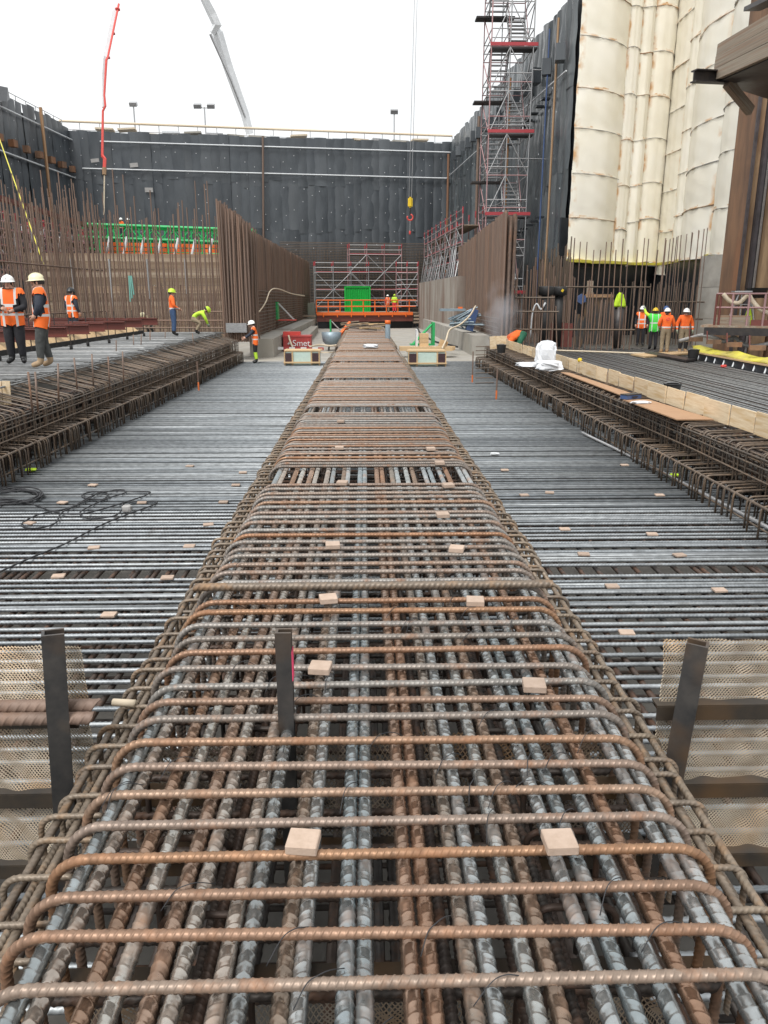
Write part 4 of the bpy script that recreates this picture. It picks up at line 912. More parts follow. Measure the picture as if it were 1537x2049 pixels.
def scaffold(name, label, p0, p1, depth, z0, z1, nb, lifts, m_std, m_led, red_every=1, brace=True, r=.05, decks=True, group=None):
    t = thing(name, label, 'scaffold', group=group); p0, p1 = Vector(p0), Vector(p1); d = (p1 - p0).normalized(); nn = Vector((-d.y, d.x, 0))
    nn = nn if nn.dot(p0) > 0 else -nn
    for i in range(nb + 1):
        for dy in (0, depth):
            q = p0.lerp(p1, i / nb) + nn * dy; rod(t, 'standard', (q.x, q.y, z0), (q.x, q.y, z1 + .9), r, m_std)
            rod(t, 'standard_head', (q.x, q.y, z1 + .7), (q.x, q.y, z1 + 1.15), r * 1.2, 'red_paint')
    for j in range(lifts + 1):
        z = z0 + (z1 - z0) * j / lifts
        for dy in (0, depth):
            for hz in (0, .5, 1.0):
                if hz and dy: continue
                a, b = p0 + nn * dy, p1 + nn * dy; rod(t, 'ledger', (a.x, a.y, z + hz), (b.x, b.y, z + hz), r * .85, m_led)
        if decks and j > 0:
            a, b = p0 + nn * .05, p1 + nn * .05; plank(t, 'toe_board', (a.x, a.y, z + .05), (b.x, b.y, z + .05), .05, .13, 'red_paint' if j % red_every == 0 else m_led)
            a, b = p0 + nn * depth / 2, p1 + nn * depth / 2; plank(t, 'deck', (a.x, a.y, z - .05), (b.x, b.y, z - .05), depth - .15, .06, 'grey_timber')
        if brace and j < lifts:
            zt = z0 + (z1 - z0) * (j + 1) / lifts
            for i in range(nb):
                a, b = p0.lerp(p1, i / nb), p0.lerp(p1, (i + 1) / nb)
                if (i + j) % 2: a, b = b, a
                rod(t, 'brace', (a.x, a.y, z), (b.x, b.y, zt), r * .8, m_led)
    return rebase(t, Vector((p0.x, p0.y, z0)))
a, b = XY(632, 84), XY(738, 85); scaffold('scaffold', 'low wide scaffold bay with red toe boards behind the orange footbridge', a, b, 1.4, ZH(615, 84), ZH(545, 84), 3, 2, 'galv', 'galv')
a, b = XY(700, 87), XY(803, 88); scaffold('scaffold', 'tall scaffold in front of the far wall behind the green container', a, b, 1.4, ZH(615, 86), ZH(508, 86), 3, 3, 'pinkish_steel', 'galv')
a, b = XY(793, 82), XY(836, 82); scaffold('scaffold', 'narrow red and grey scaffold tower left of the stained concrete wall', a, b, 1.6, ZH(612, 82), ZH(546, 82), 2, 2, 'pinkish_steel', 'galv')
a, b = XY(848, 76), XY(922, 55); scaffold('scaffold', 'long receding scaffold with many slanting tubes on top of the stained concrete wall', a, b, 1.4, ZH(562, 66), ZH(474, 66), 8, 3, 'pinkish_steel', 'galv', r=.045)
st = bpy.data.objects.get('scaffold.003')
for k in range(22):
    s = k / 22; p = a.lerp(b, s) - st.location; rod(st, 'raker', (p.x - .3, p.y - .1, 0), (p.x + .2, p.y + random.uniform(-1, 1), ZH(490, 66) - ZH(562, 66) + random.uniform(-1, 1)), .05, 'galv')
a, b = XY(-40, 46), XY(205, 66); scaffold('scaffold', 'long red-edged formwork scaffold running behind the thicket of starter bars on the left', a, b, 1.8, ZH(560, 54), ZH(470, 54), 14, 3, 'pinkish_steel', 'pinkish_steel', r=.06)
st = bpy.data.objects.get('scaffold.004')
for k in range(26):
    p = a.lerp(b, k / 26) - st.location; rod(st, 'frame_post', (p.x, p.y - .3, 1.5), (p.x + random.uniform(-.9, .9), p.y - .3, 3.4), .05, 'white_paint')
    plank(st, 'formwork_beam', (p.x, p.y - .5, 4.9 - .02 * k), (p.x + .1, p.y + 2.2, 4.9 - .02 * k), .18, .3, 'maroon_steel')

# ------------------------------------------------------------------ stair tower beside the right wall
tw = thing('stair_tower', 'tall scaffold stair tower with red landings against the right wall', 'stair tower')
DT = 52.
tw0 = XY(967, DT); wdt = 78 / FPX * DT; dpt = 3.4
xs_ = [tw0.x, tw0.x + wdt * .45, tw0.x + wdt]; ys_ = [tw0.y, tw0.y + dpt]
zt0 = Z_F; zt1 = 24.
for x in xs_:
    for y in ys_: rod(tw, 'standard', (x, y, zt0), (x, y, zt1), .042, 'pinkish_steel' if x == xs_[0] else 'galv')
lev = []
z = ZH(432, DT)
H_ = 4.95
levels = [z - H_ + i * H_ / 2 for i in range(0, 10)]
for i, z in enumerate(levels):
    if z > zt1: break
    red = i % 2 == 0
    for dz in (0, 1.0, .5):
        for y in ys_: rod(tw, 'ledger', (xs_[0], y, z + dz), (xs_[2], y, z + dz), .035, 'galv' if (i + int(dz * 2)) % 3 else 'pinkish_steel')
        for x in xs_: rod(tw, 'transom', (x, ys_[0], z + dz), (x, ys_[1], z + dz), .035, 'galv')
    if red:
        block(tw, 'landing', ((xs_[0] + xs_[2]) / 2 + .1, ys_[0] + .45, z - .06), (wdt + .3, .95, .08), 'dark_steel'); block(tw, 'toe_board', ((xs_[0] + xs_[2]) / 2 + .1, ys_[0] - .06, z + .14), (wdt + .35, .05, .2), 'red_paint')
    else:
        block(tw, 'landing', ((xs_[0] + xs_[1]) / 2, ys_[1] - .45, z - .06), (wdt * .95, .9, .1), 'dark_steel')
    if i + 1 < len(levels):
        z2 = z + H_ / 2; left = red
        xa = xs_[0] + .15 if not left else xs_[0] + wdt * .5
        y0_, y1_ = (ys_[0] + .9, ys_[1] - .9) if red else (ys_[1] - .9, ys_[0] + .9)
        for sx in (0, wdt * .42): rod(tw, 'stringer', (xa + sx, y0_, z), (xa + sx, y1_, z2), .06, 'galv'); rod(tw, 'handrail', (xa + sx, y0_, z + 1), (xa + sx, y1_, z2 + 1), .03, 'pinkish_steel')
        for k in range(9): s = (k + .7) / 9.4; block(tw, 'tread', (xa + wdt * .21, y0_ + (y1_ - y0_) * s, z + (z2 - z) * s), (wdt * .42, .26, .05), 'galv')
        rod(tw, 'brace', (xs_[0], ys_[0], z), (xs_[1], ys_[0], z2), .035, 'galv'); rod(tw, 'brace', (xs_[2], ys_[0], z), (xs_[1], ys_[0], z2), .035, 'galv')
        rod(tw, 'brace', (xs_[2], ys_[1], z), (xs_[2], ys_[0], z2), .035, 'galv'); rod(tw, 'brace', (xs_[0], ys_[0], z), (xs_[0], ys_[1], z2), .035, 'pinkish_steel')
for z in (levels[3] - .2, levels[5]): rod(tw, 'wall_tie', (xs_[2], ys_[0], z + 1.2), (xs_[2] + 1.6, ys_[0] + .3, z + 1.2), .04, 'galv')
rebase(tw, (tw0.x, tw0.y, Z_F))

# ------------------------------------------------------------------ container, footbridge and clutter at the end of the passage
ca, cb2 = XY(691, 75.5), XY(740, 75.5); zc = ZH(624, 75)
ct = thing('container', 'bright green ribbed steel container standing on the far bridge', 'container', (ca.x, ca.y, zc))
wc = cb2.x - ca.x; hc = ZH(573, 75) - zc; prof = []; n = 11
for k in range(n):
    x = wc * k / n; s = wc / n
    prof += [(x, 0), (x + s * .3, 0), (x + s * .45, .06), (x + s * .85, .06)]
prof.append((wc, 0))
V = [(x, y, z) for z in (0.1, hc - .08) for x, y in prof]; m_ = len(prof); Fc = [(i, i + 1, m_ + i + 1, m_ + i) for i in range(m_ - 1)]
link('ribbed_wall', mesh_from('ribbed_wall', V, Fc, 'container_green', False), ct)
MB().box((wc / 2, 2.2, hc / 2), (wc - .02, 4.1, hc - .1)).build('body', 'container_green', ct)
for x in (.0, wc): block(ct, 'corner_post', (x, .03, hc / 2), (.16, .18, hc), 'container_green')
for z in (.06, hc - .04): block(ct, 'edge_rail', (wc / 2, .02, z), (wc - .16, .17, .13), 'container_green')
fb = thing('footbridge', 'orange-edged footbridge with orange railing across the far passage', 'footbridge')
f0, f1 = XY(633, 70), XY(826, 71.5); zf = ZH(628, 70)
plank(fb, 'edge_beam', f0 + Vector((0, 0, zf)), f1 + Vector((0, 0, zf)), .3, .28, 'orange_paint')
plank(fb, 'girder', f0 + Vector((0, .2, zf - .42)), f1 + Vector((0, .2, zf - .42)), .3, .55, 'maroon_steel')
plank(fb, 'deck', f0 + Vector((0, 4.2, zf + .05)), f1 + Vector((0, 4.2, zf + .05)), 7.8, .1, 'grey_timber')
plank(fb, 'void_shade_sheet', f0 + Vector((0, 1.2, zf - 1.3)), f1 + Vector((0, 1.2, zf - 1.3)), .1, 1.3, 'black_sheet')  # black sheet added to stand for the dark void under the bridge
for dz in (.55, 1.1): rod(fb, 'rail', f0 + Vector((0, 0, zf + .1 + dz)), f1 + Vector((.3, 0, zf + .1 + dz)), .05, 'orange_paint')
for k in range(9): q = f0.lerp(f1, k / 8.3); rod(fb, 'rail_post', q + Vector((0, 0, zf)), q + Vector((0, 0, zf + 1.2)), .055, 'orange_paint')
for k in range(7): q = f0.lerp(f1, (k + .5) / 7); rod(fb, 'bolt', q + Vector((0, -.25, zf - .3)), q + Vector((0, -.25, zf)), .06, 'orange_paint')
for q, s in ((f0, -1), (f1, 1)):
    for k in range(3): block(fb, 'sleeper', (q.x + s * .9, q.y + .3, zf - .2 - k * .3), (1.6, .5, .16), 'grey_timber')
rebase(fb, f0.lerp(f1, .5) + Vector((0, 0, Z_MAT)))

def text_part(body, size, m, parent, loc, rot):
    cu = bpy.data.curves.new('lettering', 'FONT'); cu.body = body; cu.size = size; cu.align_x = 'LEFT'; cu.extrude = .004
    o = bpy.data.objects.new('tmp', cu); COL.objects.link(o); bpy.context.view_layer.update()
    me = bpy.data.meshes.new_from_object(o.evaluated_get(bpy.context.evaluated_depsgraph_get())); bpy.data.objects.remove(o); me.materials.clear(); me.materials.append(MATS[m])
    return link('lettering', me, parent, loc, rot)
ds = 40; q = W(567, 692, ds); q.z = Z_MAT - .05; wb = 55 / FPX * ds
sm = thing('tool_box', 'red steel box with white lettering on the passage floor left of the cage', 'tool box', q)
hB = ZH(664, ds) - ZH(692, ds)
bx_ = [(0, 0), (wb, 0), (wb, 1.1), (0, 1.1)]
MB().prism([(x, y, .04) for x, y in bx_], (0, 0, hB)).build('body', 'box_red', sm)
for k in range(8): block(sm, 'rib', (.08 + (wb - .16) * k / 7, -.02, hB / 2), (.04, .05, hB * .95), 'box_red')
block(sm, 'rim', (wb / 2, .55, hB + .06), (wb + .06, 1.16, .07), 'box_red'); block(sm, 'skid', (wb / 2, .1, .02), (wb, .1, .06), 'dark_steel')
text_part('Smet', hB * .62, 'white_paint', sm, (wb * .34, -.05, hB * .4), (pi / 2, 0, 0))
lg = MB(); lg.box((wb * .22, -.05, hB * .62), (.2, .012, .07), Matrix.Rotation(-.8, 3, 'Y')); lg.box((wb * .26, -.055, hB * .56), (.2, .012, .07), Matrix.Rotation(.8, 3, 'Y')); lg.build('emblem', 'white_paint', sm)
cx_ = MB().box((wb * .3, .5, hB + .18), (.9, .5, .2)).build('canister', 'boom_red', sm)
V, Fc = tube_geo(smooth_path([(wb * .2, -.02, hB + .1), (wb * .28, -.25, hB * .7), (wb * .42, -.5, .1), (wb * .6, -.7, 0), (wb * 1.6, -.9, 0), (wb * 2.4, -.4, 0)], 5), .05, 6); th = thing('hose', 'cream hose draped over the red lettered box', 'hose', q, 0, None, mesh_from('hose', V, Fc, 'hose_cream'))
# two crate-like formwork boxes on the mat
for u0, u1, v0, v1, lab in ((570, 640, 705, 732, 'white-panelled formwork box with dark ends on the left mat near the red box'), (817, 892, 706, 734, 'white-panelled formwork box with dark ends on the right mat')):
    q = G((u0 + u1) / 2, v1, Z_MAT); dd = 1540 * (CAMZ - Z_MAT) / ((v1 - 598) * math.cos(PITCH)); wq = (u1 - u0) / FPX * dd; hq = (v1 - v0) / FPX * dd
    t = thing('formwork_box', lab, 'formwork box', (q.x, q.y, Z_MAT + .02), 0, 'formwork boxes on the mat')
    block(t, 'body', (0, .5, hq / 2), (wq * .97, .98, hq * .94), 'mint')
    for s in (-1, 1): block(t, 'end_block', (s * wq * .385, -.03, hq / 2), (wq * .2, .12, hq * .8), 'black_mesh_box')
    block(t, 'panel', (0, -.012, hq / 2), (wq * .5, .06, hq * .86), 'mint')
    for s in (-1, 1):
        block(t, 'batten', (s * wq * .27, -.04, hq / 2), (.06, .1, hq * .96), 'timber'); block(t, 'batten', (s * wq * .49, -.04, hq / 2), (.05, .1, hq * .98), 'timber')
    block(t, 'rail', (0, -.11, hq * .22), (wq * 1.05, .05, .06), 'timber')
    for k in range(4): block(t, 'lid_plank', (random.uniform(-.05, .05), .1 + k * .26, hq + .03), (wq * random.uniform(1, 1.12), .24, .05), 'timber')
# ------------------------------------------------------------------ people: one skinned body each, clothes and helmet as its parts
BASEJ = dict(pelvis=(0, 0, .93), waist=(0, .005, 1.1), chest=(0, .0, 1.32), neck=(0, -.005, 1.47), head=(0, .015, 1.585), crown=(0, .01, 1.68),
             hipL=(-.095, 0, .89), kneeL=(-.105, .025, .5), ankleL=(-.11, -.02, .1), toeL=(-.13, .15, .045), hipR=(.095, 0, .89), kneeR=(.105, .025, .5), ankleR=(.11, -.02, .1), toeR=(.13, .15, .045),
             shL=(-.185, -.01, 1.405), elL=(-.25, -.03, 1.14), wrL=(-.25, .07, .92), shR=(.185, -.01, 1.405), elR=(.25, -.03, 1.14), wrR=(.25, .07, .92))
BONES = [('pelvis', 'waist'), ('waist', 'chest'), ('chest', 'neck'), ('neck', 'head'), ('head', 'crown'), ('pelvis', 'hipL'), ('hipL', 'kneeL'), ('kneeL', 'ankleL'), ('ankleL', 'toeL'), ('pelvis', 'hipR'), ('hipR', 'kneeR'), ('kneeR', 'ankleR'), ('ankleR', 'toeR'),
         ('chest', 'shL'), ('shL', 'elL'), ('elL', 'wrL'), ('chest', 'shR'), ('shR', 'elR'), ('elR', 'wrR')]
RAD = dict(pelvis=(.165, .12), waist=(.155, .115), chest=(.175, .125), neck=(.06, .06), head=(.082, .098), crown=(.055, .065), hip=(.108, .11), knee=(.08, .082), ankle=(.066, .066), toe=(.052, .045), sh=(.08, .08), el=(.064, .064), wr=(.04, .04))
def person(label, loc, rotz, pose=None, top='jacket_orange', sleeve=None, legs='black_cloth', shin=None, boots='boot_black', helmet='helmet_white', vest=None, hands='skin', scale=1.0, collar=None, bulk=1.0, visor=False, logo=False, pocketR=False):
    t = thing('person', label, 'person', loc, rotz); t.scale = (scale,) * 3
    J = {k: Vector(v) for k, v in BASEJ.items()}
    for k, v in (pose or {}).items():
        if k != 'look': J[k] = Vector(v)
    names = list(J); me = bpy.data.meshes.new('sk'); idx = {n_: i for i, n_ in enumerate(names)}
    me.from_pydata([J[n_] for n_ in names], [(idx[a], idx[b]) for a, b in BONES], [])
    o = bpy.data.objects.new('sk', me); COL.objects.link(o); md = o.modifiers.new('s', 'SKIN'); md.use_smooth_shade = True
    sub = o.modifiers.new('u', 'SUBSURF'); sub.levels = 2; sub.render_levels = 2
    if not me.skin_vertices: me.attributes.new('skin', 'FLOAT', 'POINT')
    for n_ in names:
        key = n_ if n_ in RAD else n_[:-1]; r = RAD[key]; f = bulk if key in ('pelvis', 'waist', 'chest', 'hip', 'knee', 'sh', 'el') else 1
        me.skin_vertices[0].data[idx[n_]].radius = (r[0] * f, r[1] * f)
    me.skin_vertices[0].data[idx['pelvis']].use_root = True
    bpy.context.view_layer.update(); dg = bpy.context.evaluated_depsgraph_get(); bmesh_ = bpy.data.meshes.new_from_object(o.evaluated_get(dg)); bpy.data.objects.remove(o)
    V = [v.co.copy() for v in bmesh_.vertices]; Fc = [tuple(p.vertices) for p in bmesh_.polygons]; N = [v.normal.copy() for v in bmesh_.vertices]
    sleeve = sleeve or top; shin = shin or legs
    slots = [top, sleeve, legs, shin, boots, 'skin', hands, 'eye', 'lip']
    bm_of = {('pelvis', 'waist'): 0, ('waist', 'chest'): 0, ('chest', 'neck'): 0, ('neck', 'head'): 5, ('head', 'crown'): 5}
    def slot(a, b):
        if (a, b) in bm_of: return bm_of[(a, b)]
        k = a[:-1] if a not in ('pelvis', 'chest') else a
        return {'pelvis': 2, 'hip': 2, 'knee': 3, 'ankle': 4, 'chest': 0, 'sh': 1, 'el': 1}[k]
    def nearest(c):
        best = (9, None)
        for a, b in BONES:
            p, q = J[a], J[b]; d = q - p; s = max(0, min(1, (c - p).dot(d) / max(d.length_squared, 1e-9))); dist = (c - p - d * s).length - min(RAD.get(a, RAD.get(a[:-1]))[0], RAD.get(b, RAD.get(b[:-1]))[0]) * .6
            if dist < best[0]: best = (dist, (a, b), s)
        return best
    ms, vestF = [], []
    for f in Fc:
        c = sum((V[i] for i in f), Vector()) / len(f); nb = nearest(c); k = slot(*nb[1])
        if nb[1] in (('neck', 'head'),) and nb[2] < .25: k = 0
        if nb[1][0] in ('kneeL', 'kneeR') and nb[2] > .78: k = 4
        if nb[1] == ('pelvis', 'waist') and nb[2] < .3: k = 2 if not vest else k
        ms.append(k)
        if vest and (nb[1] in (('pelvis', 'waist'), ('waist', 'chest'), ('chest', 'neck'), ('chest', 'shL'), ('chest', 'shR')) or nb[1][0] == 'pelvis' or (nb[1][0] in ('hipL', 'hipR') and nb[2] < .3) or (nb[1][0] in ('shL', 'shR') and nb[2] < .12)): vestF.append(f)
    up = (J['crown'] - J['neck']).normalized(); fw = Vector((0, 1, 0)); fw = pose.get('look', fw) if pose and 'look' in pose else fw
    fw = Vector(fw); fw = (fw - up * fw.dot(up)).normalized(); rt = fw.cross(up); H = J['head']
    def addgeo(Vn, Fn, k):
        b0 = len(V); V.extend(Vector(v) for v in Vn); Fc.extend(tuple(i + b0 for i in f) for f in Fn); ms.extend([k] * len(Fn))
    def ball(c, r, k, sq=(1, 1, 1), n1=6, n2=8):
        Vn, Fn = [], []
        for i in range(n1 + 1):
            for j in range(n2):
                a, b = pi * i / n1, 2 * pi * j / n2; l = Vector((math.sin(a) * math.cos(b) * sq[0], math.sin(a) * math.sin(b) * sq[1], math.cos(a) * sq[2])) * r
                Vn.append(c + rt * l.x + fw * l.y + up * l.z)
        for i in range(n1):
            for j in range(n2): Fn.append((i * n2 + j, i * n2 + (j + 1) % n2, (i + 1) * n2 + (j + 1) % n2, (i + 1) * n2 + j))
        addgeo(Vn, Fn, k)
    ball(H + fw * .088 - up * .0, .02, 5, (.8, 1.3, 1.5)); ball(H + fw * .07 - up * .075, .04, 5, (1.1, .9, .8))
    for s in (-1, 1): ball(H + fw * .08 + rt * s * .034 + up * .022, .012, 7, (1.3, .7, .7)); ball(H + rt * s * .084 - up * .005, .024, 5, (.45, .8, 1.3))
    ball(H + fw * .085 - up * .05, .014, 8, (1.9, .6, .55))
    # hands: palm and five bent fingers
    for sd_ in ('L', 'R'):
        if pocketR and sd_ == 'R': continue
        w_, e_ = J['wr' + sd_], J['el' + sd_]; d = (w_ - e_).normalized(); sidev = Vector((0, 1, 0)) if abs(d.y) < .75 else Vector((0, 0, 1)); sidev = (sidev - d * sidev.dot(d)).normalized(); pn = d.cross(sidev); pn = pn if pn.dot(Vector((0, 0, 1)) if abs(d.y) > .5 else (Vector((1, 0, 0)) if sd_ == 'L' else Vector((-1, 0, 0)))) > 0 else -pn
        Vn, Fn = tube_geo([w_ - d * .02, w_ + d * .03, w_ + d * .085], np.array([.033, .04, .036]), 8); addgeo(Vn, Fn, 6)
        for k in range(4):
            b0 = w_ + d * .075 + sidev * (.028 - k * .019); ln = (.072, .08, .074, .058)[k]; m1 = b0 + d * ln * .55 + pn * .006; m2 = m1 + d * ln * .35 + pn * ln * .35
            Vn, Fn = tube_geo([b0, m1, m2], np.array([.0095, .009, .007]), 6); addgeo(Vn, Fn, 6)
        b0 = w_ + d * .02 + sidev * .03; Vn, Fn = tube_geo([b0, b0 + sidev * .025 + d * .03, b0 + sidev * .03 + d * .06 + pn * .012], np.array([.012, .011, .008]), 6); addgeo(Vn, Fn, 6)
    # boots: soles
    body = mesh_from('body', V, Fc, slots); body.polygons.foreach_set('material_index', ms); link('body', body, t)
    if vest:
        ids = sorted({i for f in vestF for i in f}); mp = {i: k for k, i in enumerate(ids)}
        link('vest', mesh_from('vest', [V[i] + N[i] * .024 for i in ids], [tuple(mp[i] for i in f) for f in vestF], vest), t)
    if collar:
        Vn, Fn = tube_geo([J['neck'] + Vector((.085 * math.cos(a), .085 * math.sin(a), .0 + .01 * math.sin(2 * a))) for a in np.linspace(0, 2 * pi, 14)], .03, 6); link('collar', mesh_from('collar', Vn, Fn, collar), t)
    # hair and helmet
    def cap(scale_, zcut, c, k, name, sq=(1, 1.14, 1.0)):
        Vn, Fn = [], []; n1, n2 = 6, 14
        for i in range(n1 + 1):
            a = zcut * i / n1
            for j in range(n2): b = 2 * pi * j / n2; Vn.append(c + (rt * math.sin(a) * math.cos(b) * sq[0] + fw * math.sin(a) * math.sin(b) * sq[1] + up * math.cos(a) * sq[2]) * scale_)
        for i in range(n1):
            for j in range(n2): Fn.append((i * n2 + j, i * n2 + (j + 1) % n2, (i + 1) * n2 + (j + 1) % n2, (i + 1) * n2 + j))
        return Vn, Fn, n1, n2
    Vn, Fn, n1, n2 = cap(.094, pi * .66, H + up * .01 - fw * .036, 0, 'hair'); link('hair', mesh_from('hair', Vn, Fn, 'hair'), t)
    Vn, Fn, n1, n2 = cap(.122, pi * .5, H + up * .05, 0, 'helmet', (1, 1.15, 1.0)); b0 = len(Vn)
    for j in range(n2):
        b = 2 * pi * j / n2; ext = .012 + (.055 * max(0, math.sin(b)) ** 2 if not visor else 0); Vn.append(Vn[n1 * n2 + j] + (rt * math.cos(b) + fw * math.sin(b)).normalized() * ext - up * .012)
    for j in range(n2): Fn.append((n1 * n2 + j, n1 * n2 + (j + 1) % n2, b0 + (j + 1) % n2, b0 + j))
    hm = link('helmet', mesh_from('helmet', Vn, Fn, helmet), t)
    Vn, Fn = tube_geo([H + up * (.05 + .124 * math.sin(a)) + fw * (.142 * math.cos(a)) for a in np.linspace(.35, pi - .35, 9)], .012, 5); link('ridge', mesh_from('ridge', Vn, Fn, helmet), hm)
    if visor:
        Vn, Fn = [], []
        for i in range(5):
            for j in range(7): a = -1.2 + 2.4 * j / 6; Vn.append(H + rt * math.sin(a) * .12 + fw * (math.cos(a) * .13 + .01) + up * (.06 - .045 * i))
        for i in range(4):
            for j in range(6): q = i * 7 + j; Fn.append((q, q + 1, q + 8, q + 7))
        link('welding_mask', mesh_from('welding_mask', Vn, Fn, 'helmet_black'), t)
    if logo:
        Vn, Fn = tube_geo([Vector((.055 * math.cos(a), -.158, 1.33 + .055 * math.sin(a))) for a in np.linspace(0, 2 * pi, 14)], .008, 4); link('emblem', mesh_from('emblem', Vn, Fn, 'pink_tag'), t)
    return t
def feet(u, v, z): p = G(u, v, z); return (p.x, p.y, z)
clasp = dict(elL=(-.27, .02, 1.13), wrL=(-.09, .24, 1.06), elR=(.27, .02, 1.13), wrR=(.09, .25, 1.1), toeL=(-.16, .13, .045), toeR=(.17, .13, .045))
person('man in orange vest and white helmet, hands together, facing the camera at the left edge', feet(37, 728, Z_PL), pi + .1, clasp, top='black_cloth', vest='vest_orange', helmet='helmet_white', legs='black_cloth', bulk=1.25, scale=1.07)
pk = dict(elR=(.3, -.06, 1.14), wrR=(.2, .08, .98), elL=(-.26, .02, 1.13), wrL=(-.2, .12, .98), ankleL=(-.1, .1, .1), toeL=(-.11, .28, .045), kneeL=(-.1, .08, .5), ankleR=(.1, -.08, .1), toeR=(.12, .09, .045))
person('man in dark jacket, orange vest and cream helmet seen from the side, hand in pocket', feet(95, 735, Z_PL), pi / 2 + .35, pk, top='navy', vest='vest_orange', helmet='helmet_cream', legs='grey_cloth', boots='boot_tan', collar='scarf', bulk=1.2, scale=1.07, pocketR=True)
person('worker in orange vest and black welding mask behind the maroon beams', feet(151, 681, Z_PL), -.5, None, top='navy', vest='vest_orange', helmet='helmet_black', legs='navy', visor=True)
person('worker in long orange jacket, jeans and lime helmet among the starter bars', feet(349, 672, Z_PL), -1.2, dict(elR=(.26, .02, 1.12), wrR=(.18, .2, 1.02), elL=(-.26, .02, 1.12), wrL=(-.12, .22, 1.0)), top='jacket_orange', helmet='helmet_lime', legs='jeans', bulk=1.08)
stoop = dict(pelvis=(0, -.1, .62), waist=(0, .02, .74), chest=(0, .24, .85), neck=(0, .38, .9), head=(0, .47, .93), crown=(0, .55, .97), hipL=(-.1, -.08, .58), hipR=(.1, -.08, .58), kneeL=(-.18, .22, .42), kneeR=(.18, .22, .42), ankleL=(-.14, .0, .09), toeL=(-.15, .17, .045), ankleR=(.14, .0, .09), toeR=(.15, .17, .045),
             shL=(-.18, .3, .84), elL=(-.22, .42, .6), wrL=(-.12, .5, .38), shR=(.18, .3, .84), elR=(.22, .42, .6), wrR=(.12, .5, .38), look=(0, .6, -.8))
person('worker in yellow shirt and lime helmet stooping over bars on the left platform', feet(392, 668, Z_PL), -1.35, stoop, top='jacket_lime', helmet='helmet_lime', legs='khaki', hands='glove')
person('worker with cream helmet crouching low behind the maroon beams', feet(303, 668, Z_PL - .35), 2.6, stoop, top='khaki', helmet='helmet_cream', legs='grey_cloth')
person('worker in navy shirt and orange vest resting his arms on the left edge cage', feet(513, 727, Z_MAT), pi / 2 + .2, dict(elL=(-.2, .2, 1.2), wrL=(-.16, .42, 1.05), elR=(.22, .18, 1.18), wrR=(.15, .42, 1.06), chest=(0, .05, 1.31), neck=(0, .08, 1.46), head=(0, .12, 1.57), crown=(0, .12, 1.67), shL=(-.185, .05, 1.4), shR=(.185, .05, 1.4)), top='navy', vest='vest_orange', helmet='helmet_white', legs='black_cloth', shin='jacket_lime')
person('worker in orange jacket bending near the far footbridge, seen from behind', feet(676, 648, Z_MAT), .2, dict(chest=(0, .14, 1.25), neck=(0, .28, 1.33), head=(0, .38, 1.36), crown=(0, .46, 1.4), shL=(-.185, .2, 1.3), shR=(.185, .2, 1.3), elL=(-.24, .34, 1.05), wrL=(-.15, .45, .9), elR=(.24, .34, 1.05), wrR=(.15, .45, .9), look=(0, .7, -.6)), top='jacket_orange', helmet='helmet_white', legs='navy', bulk=1.1)
zb_ = ZH(626, 73)
p = W(776, 598, 72.5); person('small worker in red vest and white helmet on the orange footbridge', (p.x, p.y, zb_), .4, None, top='vest_red', vest='vest_orange', helmet='helmet_white', legs='khaki', scale=.95)
p = W(789.5, 598, 72.5); person('small worker in lime jacket and orange trousers on the orange footbridge', (p.x, p.y, zb_), -.2, None, top='jacket_lime', helmet='helmet_lime', legs='vest_red', bulk=1.25, scale=.98)
p = g0.lerp(g1, .24); person('tiny worker in orange on the green girder, white helmet', (p.x, p.y + .8, p.z - 1.1), 2.5, None, top='jacket_orange', helmet='helmet_white', legs='navy')
p = g0.lerp(g1, .275); person('tiny worker in grey on the green girder beside the orange one', (p.x, p.y + 1.0, p.z - 1.1), 1.5, None, top='grey_cloth', helmet='helmet_white', legs='navy')
# welder bent double behind the boards
person('welder bent double in green trousers and orange top behind the plywood boards', feet(1040, 708, Z_PR), 1.75, dict(pelvis=(0, -.05, .74), waist=(0, .12, .72), chest=(0, .32, .62), neck=(0, .45, .54), head=(0, .52, .46), crown=(0, .56, .38), hipL=(-.12, -.05, .7), hipR=(.12, -.05, .7), kneeL=(-.16, .12, .4), kneeR=(.16, .12, .4), shL=(-.18, .36, .58), shR=(.18, .36, .58), elL=(-.2, .5, .4), wrL=(-.1, .6, .25), elR=(.2, .5, .4), wrR=(.1, .6, .25), look=(0, -.3, -1)), top='jacket_orange', legs='green_cloth', shin='black_cloth', helmet='helmet_cream', bulk=1.5, scale=1.15)
# group on the right platform
person('worker in orange vest and black sleeves, leftmost of the group by the black wall', feet(1280, 692, Z_PR), pi - .3, None, top='black_cloth', vest='vest_orange', helmet='helmet_white', legs='black_cloth', scale=1.08)
person('worker in green vest and yellow helmet raising his left arm', feet(1305, 700, Z_PR), -.15, dict(elL=(-.36, .12, 1.5), wrL=(-.42, .22, 1.72), elR=(.27, .04, 1.15), wrR=(.2, .2, 1.0)), top='jacket_lime', vest='vest_green', helmet='helmet_yellow', legs='black_cloth', hands='glove', bulk=1.05, scale=1.05)
person('worker with blue helmet half hidden behind the group', feet(1326, 692, Z_PR), pi, None, top='jacket_orange', helmet='helmet_blue', legs='navy', scale=1.08)
person('worker in orange jacket with round pink emblem, seen from behind, khaki trousers', feet(1328, 708, Z_PR), -.1, dict(elR=(.3, .0, 1.15), wrR=(.3, .1, .95), elL=(-.28, .02, 1.14), wrL=(-.2, .16, .98)), top='jacket_orange', helmet='helmet_white', legs='khaki', boots='boot_tan', bulk=1.14, logo=True, scale=1.06)
